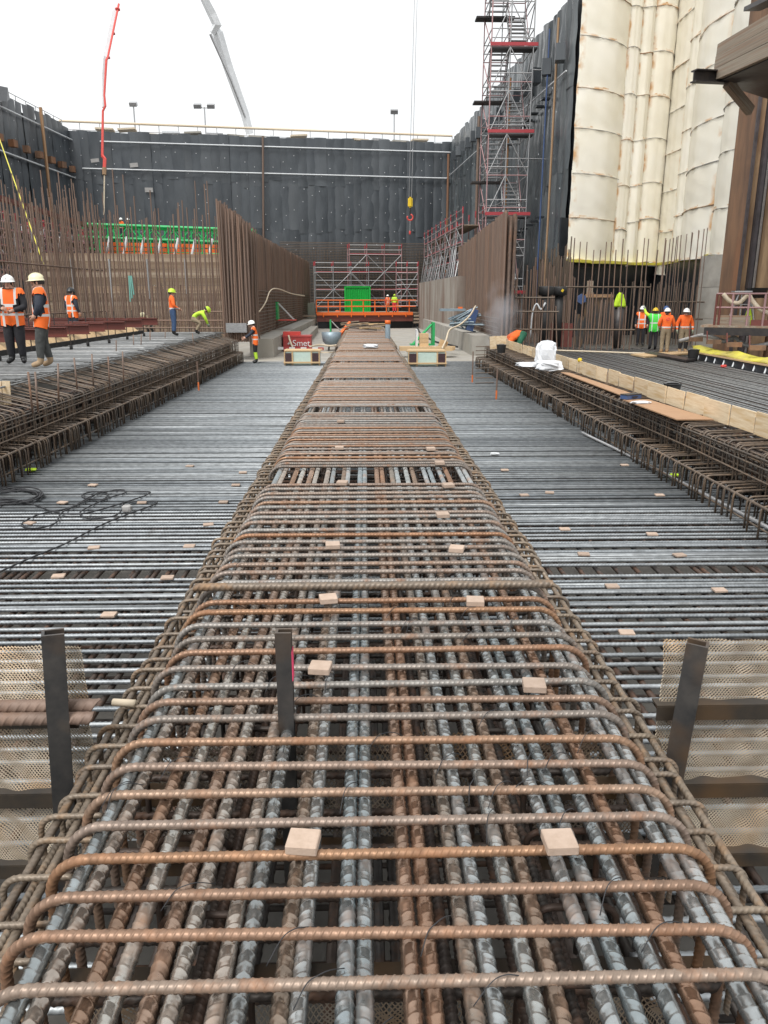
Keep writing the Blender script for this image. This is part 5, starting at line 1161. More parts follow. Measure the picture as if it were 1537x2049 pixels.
person('worker in orange jacket and khaki trousers facing the camera, rightmost of the group', feet(1365, 707, Z_PR), pi - .1, dict(head=(0, .04, 1.575), elL=(-.3, -.03, 1.14), elR=(.3, -.03, 1.14), wrL=(-.3, .06, .9), wrR=(.3, .06, .9)), top='jacket_orange', helmet='helmet_white', legs='khaki', shin='black_cloth', boots='boot_tan', hands='glove', bulk=1.14, scale=1.06)

# ------------------------------------------------------------------ maroon beams on the left platform
wdg = thing('timber_kerb', 'row of pale timber wedges with black rubber edge under the maroon beams', 'timber kerb')
for k in range(34):
    y = 15.6 + k * .5; MB().prism([(-9.55, y, Z_PL), (-9.2, y, Z_PL + .06), (-9.75, y, Z_PL + .5), (-9.95, y, Z_PL + .5)], (0, .47, 0)).build('wedge', 'timber', wdg)
MB().box((-9.15, 24, Z_PL + .05), (.08, 17.5, .16)).build('rubber_strip', 'rubber', wdg); rebase(wdg, (-9.4, 24, Z_PL))
for k, (yb, xe_) in enumerate(((18.3, -7.9), (19.3, -7.75), (20.6, -7.7), (22.4, -7.75), (24.2, -7.9), (25.6, -7.7), (27.9, -7.8), (30.4, -7.9))):
    t = thing('steel_beam', f'maroon steel I-beam on the left platform, number {("one", "two", "three", "four", "five", "six", "seven", "eight")[k]} counting away from the two men', 'steel beam', (-13, yb, Z_PL + .42), 0, 'maroon beams on the left platform')
    L_ = xe_ + 21; cx = (xe_ - 21) / 2 + 13
    block(t, 'web', (cx, 0, .13), (L_, .02, .22), 'maroon_steel')
    for z in (.012, .248): block(t, 'flange', (cx, 0, z), (L_, .2, .022), 'maroon_steel')
    for xo in (-.55, -.95): rod(t, 'threaded_rod', (xe_ + 13 + xo, .0, -.34), (xe_ + 13 + xo, .0, .55), .014, 'dark_steel')
    block(t, 'washer_plate', (xe_ + 13 - .55, 0, .272), (.2, .16, .02), 'maroon_steel'); rod(t, 'sleeve', (xe_ + 13 - .55, 0, -.42), (xe_ + 13 - .55, 0, -.3), .045, 'rubber')
tb = thing('timber_offcut', 'upright pale timber offcut at the left edge in front of the men', 'timber')
p = G(18, 800, -.1)
for k in range(3): block(tb, 'board', (p.x - .3 + k * .13, p.y + k * .02, .0), (.12, .04, .42), 'plywood', (0, .06, .1 * k))
rebase(tb, (p.x, p.y, -.2))

# ------------------------------------------------------------------ plywood upstand along the right edge cage and things lying there
bd = thing('plywood_upstand', 'row of pale plywood boards standing on edge along the right cage', 'boards')
y = 6.0; k = 0
while y < 30.5:
    ln = random.uniform(.72, .95); block(bd, 'board', (5.3 + random.gauss(0, .012), y + ln / 2, -.075), (.022, ln - .02, .29 + random.gauss(0, .01)), 'plywood', (0, random.gauss(0, .03), random.gauss(0, .01)))
    block(bd, 'batten', (5.32, y, -.12), (.05, .035, .24), 'grey_timber'); y += ln; k += 1
rebase(bd, (5.3, 18, -.22))
def flat(name, label, cat, uv, z, th, m):
    P = [G(u, v, z) for u, v in uv]; c = sum(P, Vector()) / len(P); me = MB().prism([p - c for p in P], (0, 0, th)).mesh(name, m); return thing(name, label, cat, c, 0, None, me)
flat('hardboard_sheet', 'large smooth brown board lying on the right edge cage', 'board', [(1246, 801), (1354, 841), (1428, 841), (1298, 801)], -.2, .018, 'hardboard')
flat('hardboard_plank', 'long narrow brown plank on the right cage in front of the boards', 'board', [(1122, 746), (1250, 795), (1268, 790), (1140, 747)], -.2, .018, 'hardboard')
q = G(1262, 798, -.18); bx = thing('tool_case', 'small flat dark blue case on the end of the brown plank', 'case', q, .5); block(bx, 'body', (0, 0, .04), (.36, .16, .07), 'blue_paint'); block(bx, 'lid', (0, 0, .085), (.37, .17, .014), 'dark_steel'); block(bx, 'handle', (0, -.1, .045), (.12, .025, .02), 'dark_steel')
def crumple(name, label, loc, dims, m, seed, cat='plastic bag', n1=14, n2=20, amp=.13, rotz=0, boxy=.6):
    rnd = np.random.default_rng(seed); ph = rnd.uniform(0, 6, 8); V, Fc = [], []
    pw = lambda x: math.copysign(abs(x) ** boxy, x)
    for i in range(n1 + 1):
        for j in range(n2):
            a, b = pi * i / n1, 2 * pi * j / n2; r = 1 + amp * (math.sin(3 * a + ph[0]) * math.cos(3 * b + ph[1]) + .6 * math.sin(5 * b + 4 * a + ph[2])) + rnd.normal(0, amp * .35)
            sx = abs(math.sin(a)) ** .45; V.append((sx * pw(math.cos(b)) * r * dims[0] / 2, sx * pw(math.sin(b)) * r * dims[1] / 2, (pw(math.cos(a)) * (1 + amp * .7 * math.sin(3 * b + ph[4]) + rnd.normal(0, amp * .2)) + .95) * dims[2] / 2))
    for i in range(n1):
        for j in range(n2): Fc.append((i * n2 + j, i * n2 + (j + 1) % n2, (i + 1) * n2 + (j + 1) % n2, (i + 1) * n2 + j))
    return thing(name, label, cat, loc, rotz, None, mesh_from(name, V, Fc, m, False))
q = G(1092, 735, -.2); crumple('plastic_bag', 'crumpled white plastic sack standing upright against the plywood boards', (q.x, q.y, -.2), (.52, .32, .68), 'plastic_white', 3)
q = G(1098, 741, -.2); crumple('plastic_bag', 'crumpled white plastic sack lying on the cage below the upright one', (q.x, q.y, -.2), (.62, .4, .24), 'plastic_white', 5, amp=.16)
q = G(1062, 734, -.2); crumple('plastic_bag', 'flat trailing white plastic film left of the sacks on the cage', (q.x, q.y, -.2), (.75, .3, .12), 'plastic_white', 8, amp=.2)
q = G(1283, 807, -.18); crumple('plastic_bag', 'thin clear plastic scrap on the large brown board', (q.x, q.y, -.182), (.32, .16, .04), 'plastic_white', 9, amp=.2)
def bucket(label, loc, r0, r1, h):
    V, Fc = tube_geo([(0, 0, .005), (0, 0, .01), (0, 0, h)], np.array([r0 * .98, r0, r1]), 20, caps=False); me = mesh_from('shell', V, Fc, 'rubber'); t = thing('bucket', label, 'bucket', loc, 0, 'black buckets'); link('shell', me, t)
    V, Fc = tube_geo([(0, 0, .0), (0, 0, .012)], r0 * .99, 20); link('bottom', mesh_from('bottom', V, Fc, 'rubber'), t)
    V, Fc = tube_geo([(r1 * math.cos(a), r1 * math.sin(a), h) for a in np.linspace(0, 2 * pi, 24)], .014, 5); link('rim', mesh_from('rim', V, Fc, 'rubber'), t)
    V, Fc = tube_geo([(r1 * math.cos(a), .03, h - .02 + .1 * math.sin(a) * .2 + r1 * .2 * math.sin(a)) for a in np.linspace(0, pi, 12)], .005, 4); link('handle', mesh_from('handle', V, Fc, 'galv'), t)
bucket('black bucket behind the plywood boards on the right platform', feet(1343, 800, Z_PR), .15, .19, .36)
bucket('small black bucket at the near foot of the group of men', feet(1386, 722, Z_PR), .16, .21, .4)
q = G(1003, 706, -.2); bucket('small black bucket at the far end of the right cage', (q.x, q.y, -.2), .13, .16, .26)
pbx = thing('plywood_offcut', 'upright plywood offcut at the far end of the boards beside the welder', 'boards'); q = G(997, 698, -.2)
for k in range(3): block(pbx, 'board', (q.x - .2 + k * .22, q.y + .2 * k, .02), (.24, .03, .45), 'plywood', (0, .08 * (k - 1), .3))
rebase(pbx, (q.x, q.y, -.2))
yc = G(1195, 742, 0); th = thing('safety_plug', 'small yellow plug on a bar above the plywood boards', 'plug', (5.3, 19.2, -.14)); rod(th, 'stem', (0, 0, -.05), (0, 0, .22), .01, 'starter_bar')
V, Fc = tube_geo([(0, 0, .18), (0, 0, .22), (0, 0, .27), (0, 0, .285)], np.array([.03, .055, .05, .01]), 10); link('cap', mesh_from('cap', V, Fc, 'yellow_plastic'), th)

# ------------------------------------------------------------------ cables, conduit, stakes on the mat
zc_ = Z_MAT + .03
def cable(label, uvs, r, m, z=zc_, n=6, name='cable', cat='cable', nz_=.0):
    P = [G(u, v, z) + Vector((0, 0, random.uniform(0, nz_))) for u, v in uvs]; V, Fc = tube_geo(smooth_path(P, n), r, 6); c = P[0]; V = np.asarray(V) - np.array(c)
    return thing(name, label, cat, c, 0, None, mesh_from(name, V, Fc, m))
cable('thin black cable trailing in loops across the left mat', [(-10, 1150), (60, 1118), (130, 1090), (200, 1055), (260, 1030), (305, 1012), (310, 1004), (250, 1006), (246, 1020), (230, 1034), (180, 1040), (160, 1030), (180, 1014), (220, 996), (250, 986), (240, 981), (190, 992), (140, 1016), (80, 1030), (46, 1046), (50, 1056), (80, 1058), (112, 1048), (125, 1028), (170, 1004), (200, 985), (215, 988), (205, 1000), (165, 995), (185, 984), (290, 984), (296, 990), (270, 1000), (170, 1030), (110, 1026), (75, 1012), (40, 1006), (-10, 1014)], .01, 'wire', nz_=.02)
coil = []
for k in range(70): a = k * .52; coil.append((20 + (62 + 6 * math.sin(k * .7)) * math.cos(a), 992 + (13 + 3 * math.sin(k * 1.3)) * math.sin(a) + .05 * k))
cable('heap of coiled black cable at the left side of the mat', coil, .01, 'wire', n=3, nz_=.04)
cable('long straight grey conduit lying diagonally on the right mat', [(1165, 866), (1260, 912), (1400, 984), (1560, 1068)], .028, 'galv', z=Z_MAT + .045, name='conduit', cat='conduit')
for u, v0, v1, lab in ((945, 702, 766, 'thin rusty stake with orange tip standing by the far end of the right cage'), (993, 737, 800, 'thin rusty stake with orange tip in front of the right cage'), (398, 722, 782, 'thin rusty stake with orange tip in front of the left cage')):
    q = G(u, v1, Z_MAT); d_ = (q - Vector((0, 0, CAMZ))).dot(RM @ Vector((0, 0, -1))); h = (v1 - v0) / FPX * d_ * math.cos(PITCH)
    t = thing('marker_stake', lab, 'stake', q, 0, 'marker stakes'); rod(t, 'rod', (0, 0, .25), (0, 0, h), .022, 'starter_bar'); rod(t, 'tip', (0, 0, 0), (0, 0, .25), .026, 'orange_tip')
rk = thing('bent_bar_rack', 'small rack of bent dark bars at the far end of the right cage', 'bar rack')
for k in range(9): q = G(952, 705 + k * 5, -.3); rod(rk, 'bar', (q.x, q.y, -.1 - k * .06), (q.x + .5, q.y + .1, -.1 - k * .06), .015, 'cage_bar')
rebase(rk, (G(952, 720, -.3).x, G(952, 720, -.3).y, -.6))
for i, (u, v, m_, lab) in enumerate(((990, 910, 'white_strap', 'crumpled white paper scrap on the right mat'), (1350, 953, 'lime_cloth', 'tiny lime green scrap by the right cage'), (62, 942, 'lime_cloth', 'tiny lime green scrap by the left cage'))):
    q = G(u, v, Z_MAT + .02); crumple('scrap', lab, q, (.16, .12, .04), m_, 20 + i, 'scrap', 6, 8)
crumple('knot', 'knotted plug end of the black cable on the left mat', G(255, 1024, zc_), (.12, .11, .09), 'hose_grey', 31, 'plug', 6, 10, .08)
# ------------------------------------------------------------------ right platform: standing bars, pipes, plates, walkway
def vbars(label, uvs, z0, d0, d1, r, seed, tie=(), name='starter_bars', m='starter_bar'):
    """uvs: (column at the base, row of the tip)"""
    rnd = random.Random(seed); t = thing(name, label, 'starter bars')
    for i, (u, v) in enumerate(uvs):
        d = d0 + (d1 - d0) * i / max(1, len(uvs) - 1) + rnd.gauss(0, .1); p = XY(u, d); rod(t, 'bar', (p.x, p.y, z0), (p.x + rnd.gauss(0, .06), p.y + rnd.gauss(0, .05), ZH(v, d)), r * rnd.uniform(.9, 1.1), m)
    for ua, ub, z in tie: a, b = XY(ua, d0 - .1), XY(ub, d1 - .1); rod(t, 'tie_bar', (a.x, a.y, z), (b.x, b.y, z), .035, 'cage_bar')
    return rebase(t, XY(uvs[len(uvs) // 2][0], (d0 + d1) / 2) + Vector((0, 0, z0)))
vbars('low fence of upright rusty bars with thick rail behind the right platform', [(1030 + k * 11.3, random.choice((612, 585, 600, 620, 560))) for k in range(22)], Z_PR, 34.5, 34, .03, 41, ((1030, 1275, .22), (1030, 1120, 1.0), (1030, 1110, 1.6)))
vbars('tall slender bars rising in front of the cream tarpaulin', [(1142 + k * 12.4 + random.gauss(0, 2), random.choice((478, 492, 484, 476, 500))) for k in range(15)], Z_PR, 37, 38, .026, 42, ((1130, 1300, 2.1),))
vbars('tall slender bars fanning up before the right corner of the tarpaulin', [(1322 + k * 6.6, 480 - k * 2) for k in range(13)], Z_PR, 40, 36.5, .024, 43, ((1318, 1410, 1.4), (1318, 1410, .6)))
vbars('close row of shorter brown bars against the black lined wall', [(1240 + k * 5.2, 575 + random.uniform(-14, 8)) for k in range(30)], Z_PR, 38.5, 38, .024, 44, m='cage_bar')  # darker bar tone stands in for the shade by the wall
t, d, nn = bar_wall('long row of dark brown bars standing along the foot of the right wall', XY(1034, 62), XY(1140, 41), Z_PR, Z_PR, 4.1, 3.9, 110, .035, seed=45, jit=.4, cat='starter bars', name='starter_bars', m='cage_bar'); rebase(t, XY(1090, 50) + Vector((0, 0, Z_PR)))
t, d, nn = bar_wall('brown bars in the corner beneath the left edge of the tarpaulin', XY(1030, 40), XY(1150, 39.5), Z_PR, Z_PR, 2.5, 2.9, 26, .034, seed=46, jit=.7, cat='starter bars', name='starter_bars'); rebase(t, XY(1090, 40) + Vector((0, 0, Z_PR)))
gp = struct('platform_ground', MB().prism([(5.75, 33.4, Z_PR - .35), (19, 33.4, Z_PR - .35), (19, 60, Z_PR - .35), (7.2, 60, Z_PR - .35)], (0, 0, .3)).mesh('platform_ground', 'wet_ground'))
for u, lab in ((1092, 'left one of two capped black pipes standing on the right platform'), (1119, 'right one of two capped black pipes, small yellow tag on its cap')):
    p = XY(u, 35.2 if u < 1100 else 36.2); zt_ = ZH(573, 35.5); t = thing('vent_pipe', lab, 'pipe', (p.x, p.y, Z_PR), 0, 'capped black pipes')
    h = zt_ - Z_PR; V, Fc = tube_geo([(0, 0, 0), (0, 0, h - .35)], .2, 18); link('pipe', mesh_from('pipe', V, Fc, 'rubber'), t)
    V, Fc = tube_geo([(0, 0, h - .42), (0, 0, h - .38), (0, 0, h - .04), (0, 0, h)], np.array([.24, .34, .34, .31]), 18); link('cap', mesh_from('cap', V, Fc, 'rubber'), t)
    if u > 1100: block(t, 'tag', (.05, -.34, h - .18), (.1, .02, .12), 'yellow_plastic', (0, .5, 0))
    else:
        V, Fc = tube_geo(smooth_path([(-.65, -.1, .5), (-.6, -.15, 1.6), (-.45, -.2, 2.0), (-.25, -.25, 1.75), (-.05, -.22, 2.05)], 5), .04, 6); link('strap', mesh_from('strap', V, Fc, 'white_strap'), t)
pn = thing('shutter_panel', 'stained steel shutter panel with rusty top rail among the bars', 'panel'); a, b = XY(1170, 39), XY(1226, 39); zt_ = ZH(592, 39)
for k in range(3): q0, q1 = a.lerp(b, k / 3), a.lerp(b, (k + .97) / 3); plank(pn, 'plate', q0 + Vector((0, 0, (zt_ + Z_PR) / 2)), q1 + Vector((0, 0, (zt_ + Z_PR) / 2)), .15, zt_ - Z_PR, 'worn_steel')
plank(pn, 'top_rail', a + Vector((0, -.1, zt_)), b + Vector((0, -.1, zt_)), .2, .16, 'pile_bright'); block(pn, 'timber_stub', (a.x + .2, a.y - .1, zt_ + .35), (.3, .1, .75), 'grey_timber')
rod(pn, 'coil', (a.x - .2, a.y - .2, zt_ - .15), (a.x - .2, a.y - .05, zt_ - .15), .25, 'blue_paint'); rebase(pn, a + Vector((0, 0, Z_PR)))
for i, (u0, u1, v, m_, lab) in enumerate(((1105, 1150, 648, 'maroon_steel', 'low stack of upright brown planks in front of the black pipes'), (1152, 1172, 632, 'worn_steel', 'narrow grey plate standing between the pipes and the shutter panel'))):
    t = thing('plank_stack', lab, 'planks'); n = 5 if i == 0 else 2
    for k in range(n): p = XY(u0 + (u1 - u0) * (k + .5) / n, 36.2); h = ZH(v, 36.2) - Z_PR + random.uniform(-.05, .1); block(t, 'plank', (p.x, p.y, Z_PR + h / 2), ((u1 - u0) / n / FPX * 36 * .93, .08, h), m_)
    rebase(t, XY(u0, 36.2) + Vector((0, 0, Z_PR)))
# hi-vis jacket hung on a bar
jk = XY(1240, 35.5); zj = ZH(614, 35.5); V, Fc = [], []
for j, (w0, z_) in enumerate(((.06, .62), (.14, .55), (.2, .32), (.26, .08), (.26, 0))):
    for i in range(9): s = -1 + 2 * i / 8; V.append((w0 * s, -.06 - .05 * math.cos(s * 5 + j), z_))
for j in range(4):
    for i in range(8): q = j * 9 + i; Fc.append((q, q + 1, q + 10, q + 9))
me = mesh_from('hi_vis_jacket', V, Fc, 'lime_cloth'); sl = thing('hi_vis_jacket', 'lime green jacket hung on the bars left of the group', 'jacket', (jk.x, jk.y, zj), 0, None, me); md = sl.modifiers.new('t', 'SOLIDIFY'); md.thickness = .05
bn = thing('waste_bin', 'dark upright bin below the hanging lime jacket', 'bin', (jk.x + .05, jk.y + .1, Z_PR)); V, Fc = tube_geo([(0, 0, 0), (0, 0, zj - Z_PR - .02)], np.array([.2, .24]), 14); link('body', mesh_from('body', V, Fc, 'dark_steel'), bn); rod(bn, 'rim', (0, 0, zj - Z_PR - .08), (0, 0, zj - Z_PR - .01), .26, 'dark_steel')
for i, (uv, m_, th_, lab) in enumerate((([(1262, 711), (1290, 716), (1398, 708), (1380, 704)], 'timber', .06, 'pale plank lying flat under the feet of the group'), ([(1290, 709), (1372, 724), (1392, 722), (1310, 707)], 'dark_steel', .07, 'dark steel sheet lying flat in front of the group'), ([(1395, 712), (1430, 722), (1438, 721), (1404, 711)], 'timber', .05, 'short pale plank beside the black bucket'))):
    flat('plank', lab, 'plank', uv, Z_PR + .01 + .012 * i, th_, m_)
cable('thin pale pipe lying along the back of the right platform', [(1112, 701), (1200, 704), (1290, 707), (1390, 706)], .035, 'hose_cream', z=Z_PR + .03, name='pipe', cat='pipe')
# sloped yellow sheeting with its black skirt
ye = thing('sheeting_kerb', 'sagging yellow sheeting over a dark kerb along the right edge of the platform', 'sheeting')
n = 12; V, Fc = [], []
for k in range(n + 1):
    s = k / n; a = G(1388 + 190 * s, 703 + 34 * s, Z_PR + .28); 
    for j, (dy, dz) in enumerate(((0, 0), (.25, .06), (.5, .1 + .04 * math.sin(k * 2.1)), (.9, .14 + .05 * math.sin(k * 1.3)), (1.4, .12))): V.append((a.x + dy * .35, a.y + dy, a.z + dz + .02 * math.sin(k * 5 + j)))
for k in range(n):
    for j in range(4): q = k * 5 + j; Fc.append((q, q + 1, q + 6, q + 5))
o = link('sheet', mesh_from('sheet', V, Fc, 'yellow_sheet'), ye); md = o.modifiers.new('t', 'SOLIDIFY'); md.thickness = .02
a, b = G(1388, 703, Z_PR + .28), G(1578, 737, Z_PR + .28); plank(ye, 'edge_plank', a + Vector((0, -.05, -.02)), b + Vector((0, -.05, -.02)), .12, .05, 'timber'); plank(ye, 'skirt', a + Vector((0, .1, -.2)), b + Vector((0, .1, -.2)), .06, .3, 'black_sheet')
for k in range(9): q = a.lerp(b, (k + .5) / 9.5); rod(ye, 'peg', q + Vector((-.1, -.3, -.27)), q + Vector((.02, -.2, -.02)), .028, 'white_strap')
for k in range(4): q = a.lerp(b, (k + .3) / 4.2); block(ye, 'clamp', (q.x + .3, q.y + 1.1, q.z + .42), (.5, .12, .16), 'pile_rust', (0, 0, -.2)); rod(ye, 'chain', (q.x + .1, q.y + 1.2, q.z + .4), (q.x + .1, q.y + 1.3, q.z + .8), .025, 'maroon_steel')
rebase(ye, a.lerp(b, .5) + Vector((0, 0, -.28)))
# raised walkway with handrail at the far right
wk = thing('walkway', 'rusty raised walkway with red handrail at the right edge', 'walkway')
DW = 28.5; w0_, w1_ = XY(1425, DW), XY(1600, DW - 1.5); zd = ZH(652, DW)
MB().beam(w0_ + Vector((-.1, 0, zd - .18)), w1_ + Vector((0, 0, zd - .18)), .9, .26).build('edge_beam', 'dark_steel', wk)
for k in range(2): plank(wk, 'toe_board', w0_ + Vector((.05, -.38, zd + .1 + k * .2)), w0_.lerp(w1_, .42) + Vector((0, -.38, zd + .1 + k * .2)), .05, .19, 'grey_timber')
plank(wk, 'toe_board', w0_.lerp(w1_, .43) + Vector((0, -.38, zd + .12)), w1_ + Vector((0, -.38, zd + .12)), .05, .25, 'maroon_steel')
MB().beam(w0_ + Vector((0, .4, zd + .0)), w1_ + Vector((0, .4, zd + .0)), 1.5, .08).build('deck', 'grey_timber', wk)
hr = ZH(588, DW) - zd
for z in (hr, hr * .58): rod(wk, 'handrail', w0_ + Vector((0, -.4, zd + z)), w1_ + Vector((0, -.4, zd + z)), .035, 'pinkish_steel')
for s in (0, .05, .19, .38, .56, .8): q = w0_.lerp(w1_, s); rod(wk, 'rail_post', q + Vector((0, -.4, zd - .2)), q + Vector((0, -.4, zd + hr)), .04, 'maroon_steel' if s < .1 else 'pinkish_steel')
rebase(wk, w0_.lerp(w1_, .4) + Vector((0, 0, zd - .4)))
st_ = thing('trestle', 'folding aluminium trestle standing on the walkway with black tub on top', 'trestle'); q = W(1480, 643, DW); q.z = zd + .05
for dx0, dx1 in ((-.5, -.12), (.0, -.05), (.55, .3)): rod(st_, 'leg', (q.x + dx0, q.y, q.z), (q.x + dx1, q.y, q.z + 1.15), .03, 'galv')
for z in (.12, .72): rod(st_, 'rung', (q.x - .4, q.y, q.z + z), (q.x + .5, q.y, q.z + z), .02, 'galv')
block(st_, 'top_plate', (q.x - .05, q.y, q.z + 1.18), (.65, .3, .05), 'galv'); rebase(st_, q)
V, Fc = tube_geo([(0, 0, 0), (0, 0, .34), (0, 0, .36)], np.array([.3, .38, .42]), 12); thing('tub', 'shallow black tub set on the walkway trestle', 'tub', (q.x + .55, q.y + .1, q.z + .95), 0, None, mesh_from('tub', V, Fc, 'rubber'))
th = W(1497, 640, DW - .6); thing('hi_vis_vest', 'narrow lime vest hanging from the walkway handrail', 'vest', (th.x, th.y, zd - .1), 0, None, MB().prism([(-.1, 0, 0), (.12, 0, 0), (.15, 0, .35), (.04, 0, .8), (-.03, 0, .8), (-.14, 0, .3)], (0, .06, 0)).mesh('hi_vis_vest', 'lime_cloth'))
def hang(label, pts, r, m, cat='hose'): V, Fc = tube_geo(smooth_path(pts, 6), r, 8); c = Vector(pts[0]); return thing('hose', label, cat, c, 0, None, mesh_from('hose', np.asarray(V) - np.array(c), Fc, m))
hang('cream flat hose slung along the walkway handrail', [W(1447, 588, DW - .6), W(1460, 602, DW - .6), W(1478, 606, DW - .6), W(1498, 590, DW - .6), W(1503, 598, DW - .8), W(1520, 618, DW - 1), W(1545, 630, DW - 1)], .075, 'hose_cream')
hang('thick grey hose looping below the raised walkway', [W(1360, 682, 31), W(1385, 676, 30.5), W(1405, 671, 30), W(1428, 675, 29.5), W(1450, 683, 29), W(1470, 676, 28.8), W(1490, 690, 28.5), W(1515, 692, 28), W(1550, 684, 27.5)], .075, 'hose_grey')
q = G(1448, 735, Z_PR); crumple('plug', 'small red plug on a thin cable on the right platform', (q.x, q.y, Z_PR), (.2, .12, .09), 'boom_red', 51, 'plug', 6, 10, .06)

# ------------------------------------------------------------------ clutter at the far passage
def tri_brace(u, v, dd, label, flip=1, sc=.75):
    q = W(u, v, dd); q.z = max(q.z, Z_MAT - .05); t = thing('formwork_brace', label, 'formwork brace', q); t.scale = (sc,) * 3; h = 1.45
    block(t, 'plate', (0, 0, h / 2), (.16, 1.2, h), 'green_paint'); 
    for k in range(3): rod(t, 'strut', (flip * .1, -.4 + k * .4, h * .9), (flip * 1.3, -.4 + k * .4, .05), .05, 'green_paint' if flip < 0 else 'hose_grey')
    block(t, 'foot', (flip * .7, 0, .03), (1.6, 1.2, .07), 'boom_red' if flip > 0 else 'green_paint')
tri_brace(556, 641, 47, 'green formwork brace with grey struts on the left upstand')
tri_brace(866, 690, 38, 'green formwork brace behind a plywood box on the right of the passage', -1)
tri_brace(662, 666, 44, 'small green brace beside the rubbish skip near the cage', 1, .5)
t = thing('plywood_box', 'tall narrow plywood box on the passage floor on the right', 'box'); q = W(848, 692, 36.5); q.z = Z_MAT - .05
for k in range(5): block(t, 'board', (q.x, q.y, q.z + .1 + k * .22), (.42, .4, .21), 'timber')
block(t, 'side_sheet', (q.x - .33, q.y + .3, q.z + .62), (.06, .9, 1.25), 'white_paint'); rebase(t, q)
q = W(871, 692, 36.5); q.z = Z_MAT - .05; V, Fc = tube_geo([(0, 0, 0), (0, 0, .3), (0, 0, .42), (0, 0, .5)], np.array([.16, .17, .08, .05]), 12); thing('canister', 'small pale blue canister by the plywood box', 'canister', q, 0, None, mesh_from('canister', V, Fc, 'mint'))
q = W(884, 690, 36.5); q.z = Z_MAT; t = thing('leaning_board', 'tan board leaning beside the pale canister', 'board', q, 0, None, MB().box((0, 0, .35), (.4, .04, .75), Matrix.Rotation(.35, 3, 'Y')).mesh('leaning_board', 'timber'))
q = W(664, 690, 41); q.z = Z_MAT - .05; sk = thing('rubbish_bag', 'grey wheeled skip bag heaped with rubble left of the cage', 'skip', q)
V, Fc = tube_geo([(0, 0, .25), (0, 0, .5), (0, 0, .95)], np.array([.3, .5, .55]), 10); link('tub', mesh_from('tub', V, Fc, 'blueish_steel'), sk)
for k in range(3): rod(sk, 'leg', (.35 * math.cos(k * 2.1), .35 * math.sin(k * 2.1), 0), (.2 * math.cos(k * 2.1), .2 * math.sin(k * 2.1), .5), .04, 'dark_steel')
# a bundle of props and hoses on the right
pr_ = thing('prop_bundle', 'tangled bundle of pale blue steel props on the right of the passage', 'props')
for k in range(26):
    a = W(896 + random.uniform(0, 30), 634 + random.uniform(0, 20), 40); rod(pr_, 'prop', a, a + Vector((random.uniform(.4, 1.5), random.uniform(-.8, .8), random.uniform(-.35, .6))), .04, 'blueish_steel')
block(pr_, 'bearer', W(905, 620, 40), (1.3, .7, .12), 'blueish_steel'); block(pr_, 'cap', W(921, 618, 40), (.22, .2, .2), 'orange_paint'); block(pr_, 'side_plate', W(944, 640, 40), (.35, .6, 1.1), 'blue_paint', (0, .25, 0))
rebase(pr_, W(915, 664, 40))
hang('cream hose trailing from the props down to the passage floor', [W(952, 612, 38), W(940, 632, 38), W(920, 650, 38), W(900, 660, 37.5), W(893, 680, 36.5), W(885, 697, 35.5)], .045, 'hose_cream')
hang('pair of thin pale hoses climbing the left rebar wall', [W(505, 633, 36), W(520, 622, 36.5), W(532, 604, 37), W(541, 582, 38), W(556, 578, 40), W(585, 588, 46), W(610, 592, 55)], .03, 'hose_cream')
hang('yellowish hose lying in curves beside the central cage', [W(620, 694, 38), W(640, 690, 39), W(662, 692, 39), W(680, 688, 39), W(690, 676, 43), W(700, 664, 48)], .045, 'hose_cream')
hang('cream hose draped across the far end of the central cage', [W(690, 664, 42), W(712, 660, 42), W(740, 661, 42), W(765, 663, 41), W(776, 668, 40)], .05, 'hose_cream')
# planks and debris heaped on the far end of the cage
db = thing('plank_heap', 'heap of weathered planks on the far end of the central cage', 'planks')
for k in range(18):
    y = random.uniform(38, 50); x = random.uniform(-.8, .8); plank(db, 'plank', (x - random.uniform(.4, .9), y + random.uniform(-1, 1), .06 + random.random() * .15), (x + random.uniform(.2, .8), y + random.uniform(-1, 1), .08 + random.random() * .2), .18, .05, random.choice(('grey_timber', 'formwork_board', 'worn_steel', 'timber')))
rebase(db, (0, 44, 0))
q = G(776, 676, 0); ps = thing('capped_post', 'pale grey post with orange cap at the far right edge of the cage', 'post', (q.x, q.y, -.3)); rod(ps, 'post', (0, 0, 0), (0, 0, .85), .12, 'blueish_steel'); rod(ps, 'cap', (0, 0, .85), (0, 0, 1.0), .13, 'orange_paint')
q = G(797, 697, .0); crumple('plastic_bag', 'small white plastic scrap on the far part of the central cage', (q.x - .9, q.y, .02), (.5, .3, .12), 'plastic_white', 61, amp=.15, n1=8, n2=10)
ob = thing('barrier_net', 'orange barrier netting slumped beside the far end of the cage', 'netting'); 
for k in range(7): a = W(683 + k * 2.6, 664 - k * 3.2, 42 + k * .6); rod(ob, 'strand', a, a + Vector((.12, .3, -.45)), .1, 'orange_paint')
rebase(ob, W(690, 664, 43))
tm = thing('barrier_board', 'red and white striped barrier board lying before the red lettered box', 'barrier'); a, b = W(556, 697, 37.5), W(648, 698, 37.5)
for k in range(8): plank(tm, 'stripe', a.lerp(b, k / 8), a.lerp(b, (k + .98) / 8), .05, .13, 'red_paint' if k % 2 else 'white_paint')
rebase(tm, a)
tb = thing('sleeper_row', 'row of timber sleepers across the passage behind the right formwork box', 'timber'); a, b = W(800, 698, 36), W(905, 698, 36)
for k in range(3): plank(tb, 'sleeper', a + Vector((0, k * .3, 0)), b + Vector((.1 * k, k * .3, 0)), .24, .18, 'timber')
rebase(tb, a)
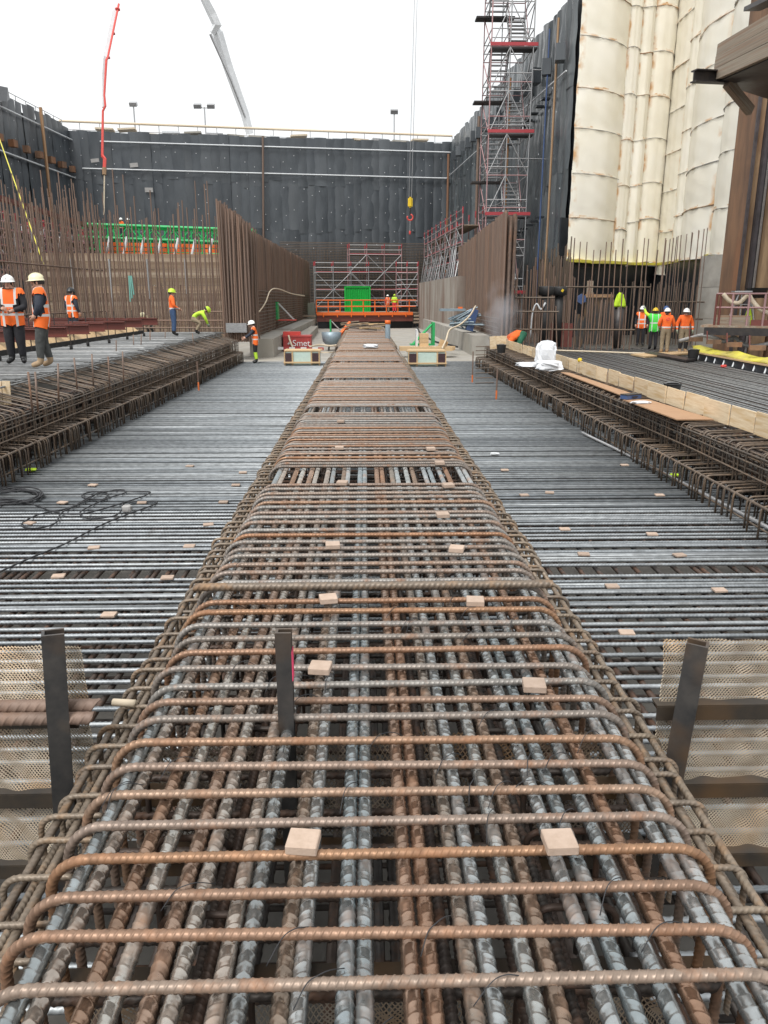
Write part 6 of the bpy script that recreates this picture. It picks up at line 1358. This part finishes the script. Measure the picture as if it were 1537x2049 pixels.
hang('black bundle of slack cables on the right passage floor', [W(835, 655, 46), W(842, 668, 43), W(856, 676, 41), W(872, 684, 40), W(900, 690, 38.5), W(915, 694, 37.5)], .05, 'rubber', 'cable')
wl = thing('slack_line', 'thin yellow line slanting down before the left wall', 'rope'); rod(wl, 'line', W(-15, 238, 50), W(88, 530, 40), .035, 'yellow_sheet'); rebase(wl, W(88, 530, 40))
# green sling scraps hanging in the bars
for u, v, d_, lab in ((492, 540, 36.2, 'green sling hanging from the left rebar wall'), (258, 580, 34, 'green sling hanging among the starter bars on the left')):
    t = thing('sling', lab, 'sling'); 
    for k in range(3): a = W(u + k * 2.5, v - 28, d_); rod(t, 'strand', a, W(u + k * 3.5 + 3, v + 24 - k * 7, d_), .035, 'teal_sheet')
    rebase(t, W(u, v - 28, d_))
# welding smoke drifting up beside the welder
sm_ = bpy.data.materials.new('smoke'); sm_.use_nodes = True; n = sm_.node_tree; n.nodes.clear(); out = n.nodes.new('ShaderNodeOutputMaterial'); pv = n.nodes.new('ShaderNodeVolumePrincipled'); pv.inputs['Color'].default_value = (.9, .9, .95, 1)
tc2 = n.nodes.new('ShaderNodeTexCoord'); ns = n.nodes.new('ShaderNodeTexNoise'); ns.inputs['Scale'].default_value = 1.6; ns.inputs['Detail'].default_value = 4; n.links.new(tc2.outputs['Object'], ns.inputs['Vector'])
ln_ = n.nodes.new('ShaderNodeVectorMath'); ln_.operation = 'LENGTH'; sc2 = n.nodes.new('ShaderNodeVectorMath'); sc2.operation = 'MULTIPLY'; sc2.inputs[1].default_value = (1 / .8, 1 / .8, 1 / 1.5); n.links.new(tc2.outputs['Object'], sc2.inputs[0]); n.links.new(sc2.outputs[0], ln_.inputs[0])
m1 = n.nodes.new('ShaderNodeMath'); m1.operation = 'SUBTRACT'; n.links.new(ns.outputs['Fac'], m1.inputs[0]); m0 = n.nodes.new('ShaderNodeMath'); m0.operation = 'MULTIPLY'; m0.inputs[1].default_value = .55; n.links.new(ln_.outputs['Value'], m0.inputs[0]); n.links.new(m0.outputs[0], m1.inputs[1])
m2 = n.nodes.new('ShaderNodeMath'); m2.operation = 'MULTIPLY'; m2.inputs[1].default_value = 1.8; m2.use_clamp = False; n.links.new(m1.outputs[0], m2.inputs[0]); m3 = n.nodes.new('ShaderNodeMath'); m3.operation = 'MAXIMUM'; m3.inputs[1].default_value = 0; n.links.new(m2.outputs[0], m3.inputs[0]); n.links.new(m3.outputs[0], pv.inputs['Density']); n.links.new(pv.outputs[0], out.inputs['Volume'])
q = W(1003, 632, 31.5); link('smoke', MB().box((0, 0, 0), (1.7, 1.7, 3.0)).mesh('smoke', sm_), None, q, kind='stuff', label='thin grey welding smoke drifting up beside the welder', category='smoke')
